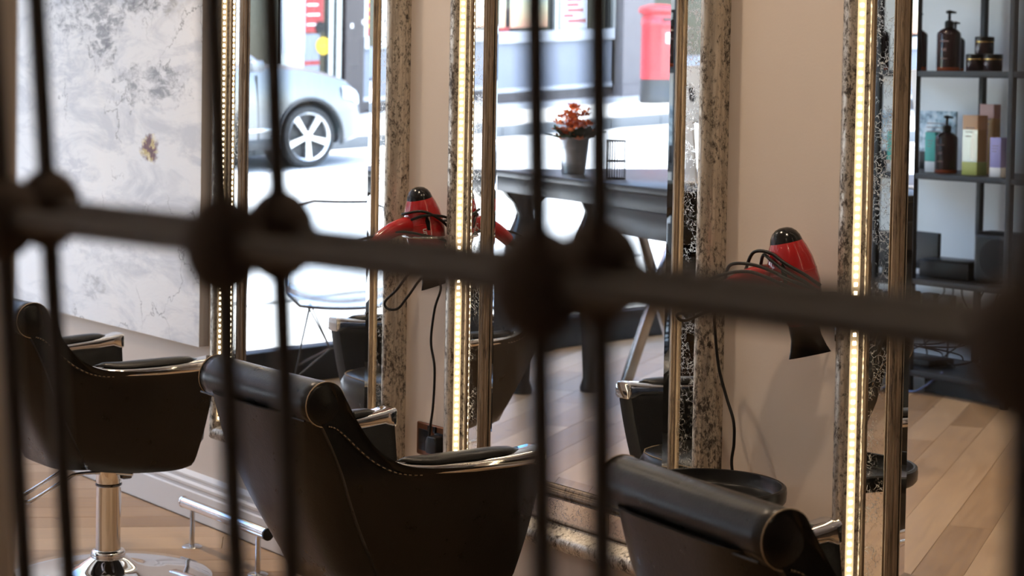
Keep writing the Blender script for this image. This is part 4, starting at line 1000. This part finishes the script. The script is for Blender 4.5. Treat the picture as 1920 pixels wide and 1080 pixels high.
for a, b in (((-0.24, -0.15, 0.006), (-0.232, 0.15, 0.07)), ((0.232, -0.15, 0.006), (0.24, 0.15, 0.07)), ((-0.232, -0.15, 0.006), (0.232, -0.142, 0.07)), ((-0.232, 0.142, 0.006), (0.232, 0.15, 0.07))):
    MB().box(a, b).build('crate_wall', M['electronics'], o)

# ------------------------------------------------------------------ the street outside (it climbs gently away to one side)
def ground(x, yv): return 0.0188 * (-x - 8) + 0.0572 * (yv - 3.5)
def S(x, yv, h): return Vector((x, -yv, ground(x, yv) + h))
def fx(yv): return -22.9 - 0.04 * yv
def slab(mb, x0, x1, y0, y1, h0, h1, xf=None):
    """a block standing on the sloping street: x may follow the facade line when xf is given"""
    q = []
    for h in (h0, h1):
        for x, y in ((x0, y0), (x1, y0), (x1, y1), (x0, y1)):
            xx = x + (fx(y) if xf else 0); q.append(S(xx, y, h))
    return mb.add(q, [(0, 3, 2, 1), (4, 5, 6, 7), (0, 1, 5, 4), (1, 2, 6, 5), (2, 3, 7, 6), (3, 0, 4, 7)])
def build_street():
    struct(slab(MB(), -19.35, -10.2, -14, 40, -0.30, 0.0).build('ground_road', M['asphalt']), 'sunlit road outside the shop')
    struct(slab(MB(), -10.2, -7.0, -14, 0.0, -0.30, -0.02).build('ground_pavement_near', M['paving']), 'pavement in front of the shop')
    mb = MB(); q = []
    for h in (-0.30, -0.02):
        for (x, y) in ((-10.2, -0.2), (-7.30, -0.2), (-8.31, 5.9), (-10.2, 5.9)): q.append(S(x, y, h))
    mb.add(q, [(0, 3, 2, 1), (4, 5, 6, 7), (0, 1, 5, 4), (1, 2, 6, 5), (2, 3, 7, 6), (3, 0, 4, 7)])
    struct(mb.build('ground_pavement_shop', M['paving']), 'pavement under the shop window')
    struct(slab(MB(), -10.2, -8.31, 5.9, 40, -0.30, -0.02).build('ground_pavement_side', M['paving']), 'pavement further up the street')
    pv = MB(); q = []
    for h in (-0.30, 0.11):
        for y in (-14, 40): q += [S(-19.50 - 0.02 * y, y, h), S(fx(y) - 0.5, y, h)]
    pv.add(q, [(0, 1, 3, 2), (4, 6, 7, 5), (0, 4, 5, 1), (2, 3, 7, 6), (0, 2, 6, 4), (1, 5, 7, 3)])
    far = pv.build('ground_pavement_far', M['paving']); struct(far, 'sunlit pavement across the street')
    for k in range(30):
        y0 = 1.0 + k * 0.92; y1 = y0 + 0.905
        mb = MB(); q = []
        for h in (-0.05, 0.125):
            for (dx, y) in ((0, y0), (0.15, y0), (0.15, y1), (0, y1)): q.append(S(-19.50 - 0.02 * y + dx, y, h))
        mb.add(q, [(0, 3, 2, 1), (4, 5, 6, 7), (0, 1, 5, 4), (1, 2, 6, 5), (2, 3, 7, 6), (3, 0, 4, 7)]).build('kerb_stone', M['kerbstone'], far)
build_street()

def build_facade():
    r = empty('street_building', S(fx(14), 14, 0)); tag(r, 'dark fronted shop building across the street with posters in its window', 'building')
    off = Vector(r.location)
    def B(name, mat, y0, y1, h0, h1, d0=0.0, d1=0.06, parent=None, bevel=0):
        mb = slab(MB(), d0, d1, y0, y1, h0, h1, True); mb.v = [tuple(Vector(v) - off) for v in mb.v]
        return mb.build(name, M[mat], parent or r, bevel=bevel)
    B('wall_mass', 'facade_brown', -13.5, 9.0, -0.2, 3.4, -0.6, -0.05); B('wall_mass', 'facade_brown', 9.0, 24, -0.2, 3.4, -1.4, -0.9)
    B('upper_wall', 'facade_brick', -13.5, 24, 3.4, 7.4, -0.6, 0.0); B('cornice', 'facade_white', -13.5, 24, 7.4, 7.6, -0.6, 0.16)
    B('fascia_board', 'facade_brown', -13.5, 24, 2.9, 3.4, -0.05, 0.10); B('fascia_moulding', 'facade_white', -13.5, 24, 3.38, 3.46, 0.0, 0.16)
    for k in range(-4, 8):
        y = 1.2 + 2.9 * k; w = B('upper_window', 'facade_white', y, y + 1.2, 4.2, 6.2, -0.02, 0.04)
        B('pane', 'facade_dark_glass', y + 0.08, y + 0.57, 4.3, 6.1, 0.0, 0.05, w); B('pane', 'facade_dark_glass', y + 0.63, y + 1.12, 4.3, 6.1, 0.0, 0.05, w)
        B('sill', 'stone', y - 0.1, y + 1.3, 4.1, 4.2, 0.0, 0.14, w)
    B('plinth', 'stone', -13.5, 24, -0.2, 0.16, -0.05, 0.03)
    # left of the entrance
    for k in range(4):
        y = -12.5 + 4.9 * k; sw = B('shop_window', 'facade_dark_glass', y, y + 3.9, 0.75, 2.75, -0.06, -0.02); B('window_frame', 'facade_white', y - 0.06, y, 0.7, 2.8, -0.05, 0.03, sw); B('window_frame', 'facade_white', y + 3.9, y + 3.96, 0.7, 2.8, -0.05, 0.03, sw); B('sill', 'stone', y - 0.1, y + 4.0, 0.65, 0.75, -0.05, 0.10, sw)
    B('dark_window', 'facade_dark_glass', 7.5, 10.88, 0.5, 2.9, -0.05, 0.0); B('stall_riser', 'facade_brown', 7.5, 10.88, 0.0, 0.5, -0.05, 0.04)
    B('white_panel', 'facade_white', 10.92, 11.32, 1.02, 2.9, 0.0, 0.05); B('panel_foot', 'facade_metal', 10.92, 11.32, 0.16, 1.02, 0.0, 0.03)
    dr = B('glazed_door', 'facade_dark_glass', 11.33, 11.92, 0.16, 2.9, -0.05, -0.01)
    nb = B('red_notice', 'facade_red', 11.34, 11.66, 1.30, 2.40, 0.0, 0.012, dr)
    for k in range(7): B('notice_line', 'white_print', 11.38, 11.62 - 0.03 * (k % 3), 1.40 + 0.14 * k, 1.425 + 0.14 * k, 0.012, 0.014, dr)
    B('pale_notice', 'facade_lilac', 11.34, 11.60, 0.72, 1.28, 0.0, 0.010, dr); B('red_notice_strip', 'facade_red', 11.34, 11.60, 0.84, 0.90, 0.010, 0.014, dr)
    for nm, m, y, h, rad in (('yellow_disc_sticker', 'sign_yellow', 11.655, 1.105, 0.125), ('dark_disc_sticker', 'electronics', 11.60, 1.37, 0.085)):
        mb = MB(); c = S(fx(y) + 0.02, y, h) - off
        mb.lathe([(0.001, 0), (rad, 0), (rad, 0.006), (0.001, 0.006)], 28, Matrix.Translation(c) @ Matrix.Rotation(PI / 2, 4, 'Y')); mb.build(nm, M[m], dr)
    B('sticker_line', 'facade_brown', 11.57, 11.74, 1.095, 1.115, 0.026, 0.028, dr)
    B('door_post', 'facade_metal', 11.74, 11.80, 0.1, 2.9, -0.02, 0.05); B('door_post', 'facade_metal', 11.86, 11.93, 0.1, 2.9, -0.02, 0.07)
    B('brown_pilaster', 'facade_brown', 11.98, 12.30, 0.0, 2.9, 0.0, 0.12)
    for h in (1.35, 1.40): B('pilaster_fixing', 'white_print', 12.06 + (h - 1.35) * 4, 12.10 + (h - 1.35) * 4, h, h + 0.06, 0.12, 0.125)
    # bay with posters
    B('stall_riser', 'facade_lilac', 12.33, 17.20, 0.34, 1.04, -0.02, 0.03); B('riser_foot', 'facade_white', 12.33, 17.20, 0.28, 0.34, -0.02, 0.06); B('riser_base', 'facade_brown', 12.33, 17.20, 0.05, 0.28, -0.02, 0.03)
    B('window_sill', 'facade_white', 12.33, 17.22, 1.04, 1.21, -0.02, 0.09)
    bay = B('bay_window', 'facade_dark_glass', 12.33, 17.20, 1.21, 2.9, -0.06, -0.02)
    for y in (12.33, 14.30, 15.98, 17.20): B('window_mullion', 'facade_metal', y, y + 0.07, 1.21, 2.9, -0.03, 0.05, bay)
    B('red_poster', 'facade_red', 12.40, 12.62, 1.22, 2.2, -0.015, -0.010, bay); B('poster_back', 'facade_white', 12.40, 12.80, 1.22, 2.3, -0.018, -0.014, bay)
    for k in range(6): B('poster_line', 'sign_yellow', 12.42, 12.60, 1.35 + 0.12 * k, 1.38 + 0.12 * k, -0.010, -0.008, bay)
    for y0, y1 in ((12.84, 13.60), (13.70, 14.25), (14.62, 15.02), (15.13, 15.86)):
        c = S(fx(y0), y0, 1.27); mb = slab(MB(), -0.016, -0.010, y0, y1, 1.27, 2.4, True); mb.v = [tuple(Vector(v) - c) for v in mb.v]
        mb.build('sunset_poster', M['poster_sunset'], bay, loc=c - off)
    B('red_strip', 'facade_red', 14.9, 15.10, 1.22, 1.28, -0.012, 0.0, bay)
    B('white_poster', 'facade_white', 16.14, 16.74, 1.22, 2.3, -0.016, -0.010, bay)
    rg = random.Random(2)
    for k in range(9):
        a = 16.20 + rg.uniform(0, 0.1); B('poster_line', 'facade_red', a, a + rg.uniform(0.2, 0.42), 1.32 + 0.085 * k, 1.37 + 0.085 * k, -0.010, -0.007, bay)
    B('stone_pilaster', 'stone', 17.30, 17.98, 0.0, 2.9, 0.0, 0.22); B('pilaster_cap', 'stone', 17.26, 18.02, 0.0, 0.30, 0.0, 0.27)
    B('side_window', 'facade_dark_glass', 18.0, 23.8, 0.7, 2.9, -0.06, -0.02); B('side_riser', 'facade_lilac', 18.0, 23.8, 0.0, 0.7, -0.05, 0.03)
    B('notice_board', 'facade_white', 18.15, 19.1, 1.68, 2.3, 0.0, 0.05)
build_facade()

def build_postbox():
    y, x = 16.60, -21.75
    c = S(x, y, 0.11); r = empty('post_box', c); tag(r, 'round red pillar post box with black base on the far pavement', 'post box')
    MB().lathe([(0.270, 0.0), (0.270, 0.10), (0.262, 0.12), (0.255, 0.36)], 36).build('base', M['postbox_black'], r, smooth=40)
    MB().lathe([(0.258, 0.36), (0.258, 1.16), (0.264, 1.17), (0.264, 1.20), (0.258, 1.21), (0.258, 1.33)], 36).build('pillar', M['postbox_red'], r, smooth=40)
    MB().lathe([(0.262, 1.33), (0.300, 1.36), (0.305, 1.39), (0.300, 1.42), (0.270, 1.445), (0.15, 1.48), (0.001, 1.49)], 36).build('cap', M['postbox_red'], r, smooth=40)
    d = MB(); d.grid([[(0.2605 * math.cos(a), 0.2605 * math.sin(a), z) for a in [lerp(-0.55, 0.55, k / 10) for k in range(11)]] for z in (0.45, 1.12)]); d.build('door', M['postbox_red'], r, smooth=60)
    MB().box((0.245, -0.13, 1.235), (0.266, 0.13, 1.275)).build('letter_slot', M['postbox_black'], r)
    MB().box((0.262, -0.075, 0.90), (0.268, 0.075, 1.05)).build('notice_plate', M['white_card'], r)
build_postbox()

def build_car():
    # local: +x forward, +y left (towards the shop), z up; origin under the front axle on the near side plane
    wc = 0.90
    Ls = S(-17.60, 7.95, 0); slope = math.atan(0.0572)
    r = empty('car', Ls); tag(r, 'silver grey car passing on the sunlit street', 'car')
    fwd = Vector((0, -math.cos(slope), math.sin(slope))); left = Vector((1, 0, -0.0188)).normalized(); up = fwd.cross(left).normalized()
    r.rotation_mode = 'QUATERNION'
    r.rotation_quaternion = Matrix(((fwd.x, left.x, up.x), (fwd.y, left.y, up.y), (fwd.z, left.z, up.z))).to_quaternion()
    zt = [(-3.75, 0.80), (-3.70, 1.02), (-3.3, 1.10), (-2.0, 1.12), (-0.9, 1.14), (-0.62, 1.14), (-0.3, 1.13), (0.1, 1.08), (0.45, 0.99), (0.66, 0.90), (0.80, 0.76), (0.90, 0.54)]
    hwT = [(-3.75, 0.70), (-3.6, 0.84), (-3.0, 0.90), (-0.3, 0.90), (0.30, 0.885), (0.55, 0.83), (0.76, 0.70), (0.90, 0.52)]
    zbT = [(-3.75, 0.42), (-3.4, 0.28), (0.50, 0.24), (0.80, 0.28), (0.90, 0.36)]
    stn = [-3.75, -3.7, -3.55, -3.3, -3.0, -2.7, -2.4, -2.0, -1.6, -1.2, -0.9, -0.7, -0.5, -0.3, -0.1, 0.05, 0.20, 0.36, 0.50, 0.60, 0.69, 0.77, 0.84, 0.90]
    rows = []
    for s in stn:
        T, hw, zb = interp(zt, s), interp(hwT, s), interp(zbT, s); sh = T - 0.10
        half = [(0.90 * hw, zb), (0.985 * hw, zb + 0.04), (1.0 * hw, lerp(zb, sh, 0.3)), (1.0 * hw, lerp(zb, sh, 0.62)), (0.985 * hw, lerp(zb, sh, 0.85)), (0.95 * hw, sh + 0.03), (0.87 * hw, sh + 0.070), (0.70 * hw, sh + 0.090), (0.40 * hw, T), (0, T + 0.005)]
        row = [(s, -wc + y, z) for y, z in half] + [(s, -wc - y, z) for y, z in reversed(half[:-1])]
        rows.append(row)
    mb = MB(); mb.grid(rows, closed=True); mb.f += [tuple(range(19)), tuple(reversed(range((len(rows) - 1) * 19, len(rows) * 19)))]
    body = mb.build('body', M['car_silver'], r, smooth=40)
    cuts = []
    for s in (0.0, -2.65):
        c = MB().lathe([(0.405, -2.2), (0.405, 0.3)], 40, Matrix.Translation((s, 0, 0.335)) @ Matrix.Rotation(-PI / 2, 4, 'X')).build('cutter', None); cuts.append(c)
        c.parent = r
        bo = body.modifiers.new('arch', 'BOOLEAN'); bo.operation = 'DIFFERENCE'; bo.object = c; bo.solver = 'EXACT'
    bpy.context.view_layer.update()
    me = bpy.data.meshes.new_from_object(body.evaluated_get(bpy.context.evaluated_depsgraph_get()))
    body.modifiers.clear(); body.data = me
    me.polygons.foreach_set('use_smooth', [True] * len(me.polygons)); me.set_sharp_from_angle(angle=math.radians(35))
    for c in cuts: bpy.data.objects.remove(c)
    # wheels
    for s in (0.0, -2.65):
        for yy, sgn in ((-0.10, 1), (-1.70, -1)):
            A = Matrix.Translation((s, yy, 0.335)) @ Matrix.Rotation(-sgn * PI / 2, 4, 'X')
            w = MB().lathe([(0.235, -0.10), (0.315, -0.10), (0.333, -0.06), (0.335, 0.05), (0.318, 0.085), (0.262, 0.092), (0.250, 0.080)], 40, A, caps=False).build('tyre', M['tyre'], r, smooth=40)
            MB().lathe([(0.252, 0.080), (0.262, 0.088), (0.258, 0.090), (0.240, 0.070), (0.235, -0.09)], 40, A, caps=False).build('rim', M['alloy'], w, smooth=40)
            MB().lathe([(0.001, 0.0), (0.236, 0.0)], 40, A, caps=False).build('brake_disc', M['car_trim'], w)
            MB().lathe([(0.001, 0.075), (0.050, 0.072), (0.058, 0.050)], 24, A, caps=False).build('hub', M['alloy'], w, smooth=40)
            for k in range(5):
                a = 2 * PI * k / 5 + 0.31
                q = [(0.03, -0.026, 0.045), (0.248, -0.042, 0.058), (0.248, 0.042, 0.058), (0.03, 0.026, 0.045), (0.03, -0.020, 0.068), (0.248, -0.034, 0.078), (0.248, 0.034, 0.078), (0.03, 0.020, 0.068)]
                MB().add([A @ Matrix.Rotation(a, 4, 'Z') @ Vector(v) for v in q], [(0, 3, 2, 1), (4, 5, 6, 7), (0, 1, 5, 4), (1, 2, 6, 5), (2, 3, 7, 6), (3, 0, 4, 7)]).build('spoke', M['alloy'], w)
        MB().tube([(s + 0.405 * math.cos(a), 0.004, 0.335 + 0.405 * math.sin(a)) for a in [lerp(-0.25, PI + 0.25, k / 24) for k in range(25)]], 0.022, 8).build('arch_trim', M['car_trim'], r, smooth=60)
        MB().lathe([(0.001, 0), (0.40, 0)], 32, Matrix.Translation((s, -0.32, 0.335)) @ Matrix.Rotation(-PI / 2, 4, 'X'), caps=False).build('arch_liner', M['car_trim'], r)
    # greenhouse
    def cabin(name, mat, pts, hw0, hw1):
        rows = []
        for (s0, z0), (s1, z1) in pts: rows.append([(s0, -wc + hw0, z0), (s1, -wc + hw1, z1), (s1, -wc - hw1, z1), (s0, -wc - hw0, z0)])
        m = MB(); m.grid(rows, closed=True); m.f += [(0, 1, 2, 3), tuple(reversed(range((len(rows) - 1) * 4, len(rows) * 4)))]
        return m.build(name, M[mat], r, bevel=0.03)
    cabin('cabin_glass', 'car_glass', [((-0.55, 1.08), (-1.20, 1.56)), ((-3.55, 1.06), (-3.05, 1.56))], 0.82, 0.66)
    cabin('roof', 'car_silver', [((-1.12, 1.545), (-1.35, 1.63)), ((-3.15, 1.545), (-2.95, 1.63))], 0.685, 0.58)
    for y in (-wc + 0.80, -wc - 0.80):
        sg = 1 if y > -wc else -1
        MB().tube([(-0.50, y, 1.10), (-1.20, -wc + sg * 0.665, 1.57)], 0.035, 8).build('pillar', M['car_silver'], r, smooth=60)
        MB().tube([(-1.95, -wc + sg * 0.825, 1.10), (-2.0, -wc + sg * 0.67, 1.56)], 0.035, 8).build('pillar', M['car_trim'], r, smooth=60)
    # lamps, bumper, sill, door lines, mirror, grille
    rows = []
    for s, zz in ((0.46, 0.86), (0.60, 0.83), (0.74, 0.77)):
        hw = interp(hwT, s); rows.append([(s, -wc + hw + 0.010, zz - 0.13), (s, -wc + hw + 0.006, zz - 0.03), (s + 0.01, -wc + hw * 0.93, zz + 0.02)])
    MB().grid(rows).build('headlamp', M['lamp_lens'], r, smooth=60)
    MB().box((-2.20, -0.03, 0.225), (-0.43, 0.012, 0.34)).build('sill_trim', M['car_trim'], r, bevel=0.01)
    MB().box((-2.20, -0.0, 0.42), (-0.43, 0.010, 0.455)).build('door_strip', M['alloy'], r, bevel=0.004)
    for s in (-0.62, -1.62): MB().box((s - 0.004, -0.02, 0.34), (s + 0.004, 0.003, 1.02)).build('door_gap', M['car_trim'], r)
    MB().box((0.78, -wc - 0.40, 0.30), (0.905, -wc + 0.40, 0.40)).build('bumper_intake', M['car_trim'], r, bevel=0.01)
    MB().box((0.80, -wc - 0.36, 0.52), (0.89, -wc + 0.36, 0.66)).build('radiator_grille', M['car_trim'], r, bevel=0.01)
    MB().box((-0.78, 0.02, 1.06), (-0.62, 0.20, 1.18)).build('wing_mirror', M['car_silver'], r, bevel=0.03)
build_car()
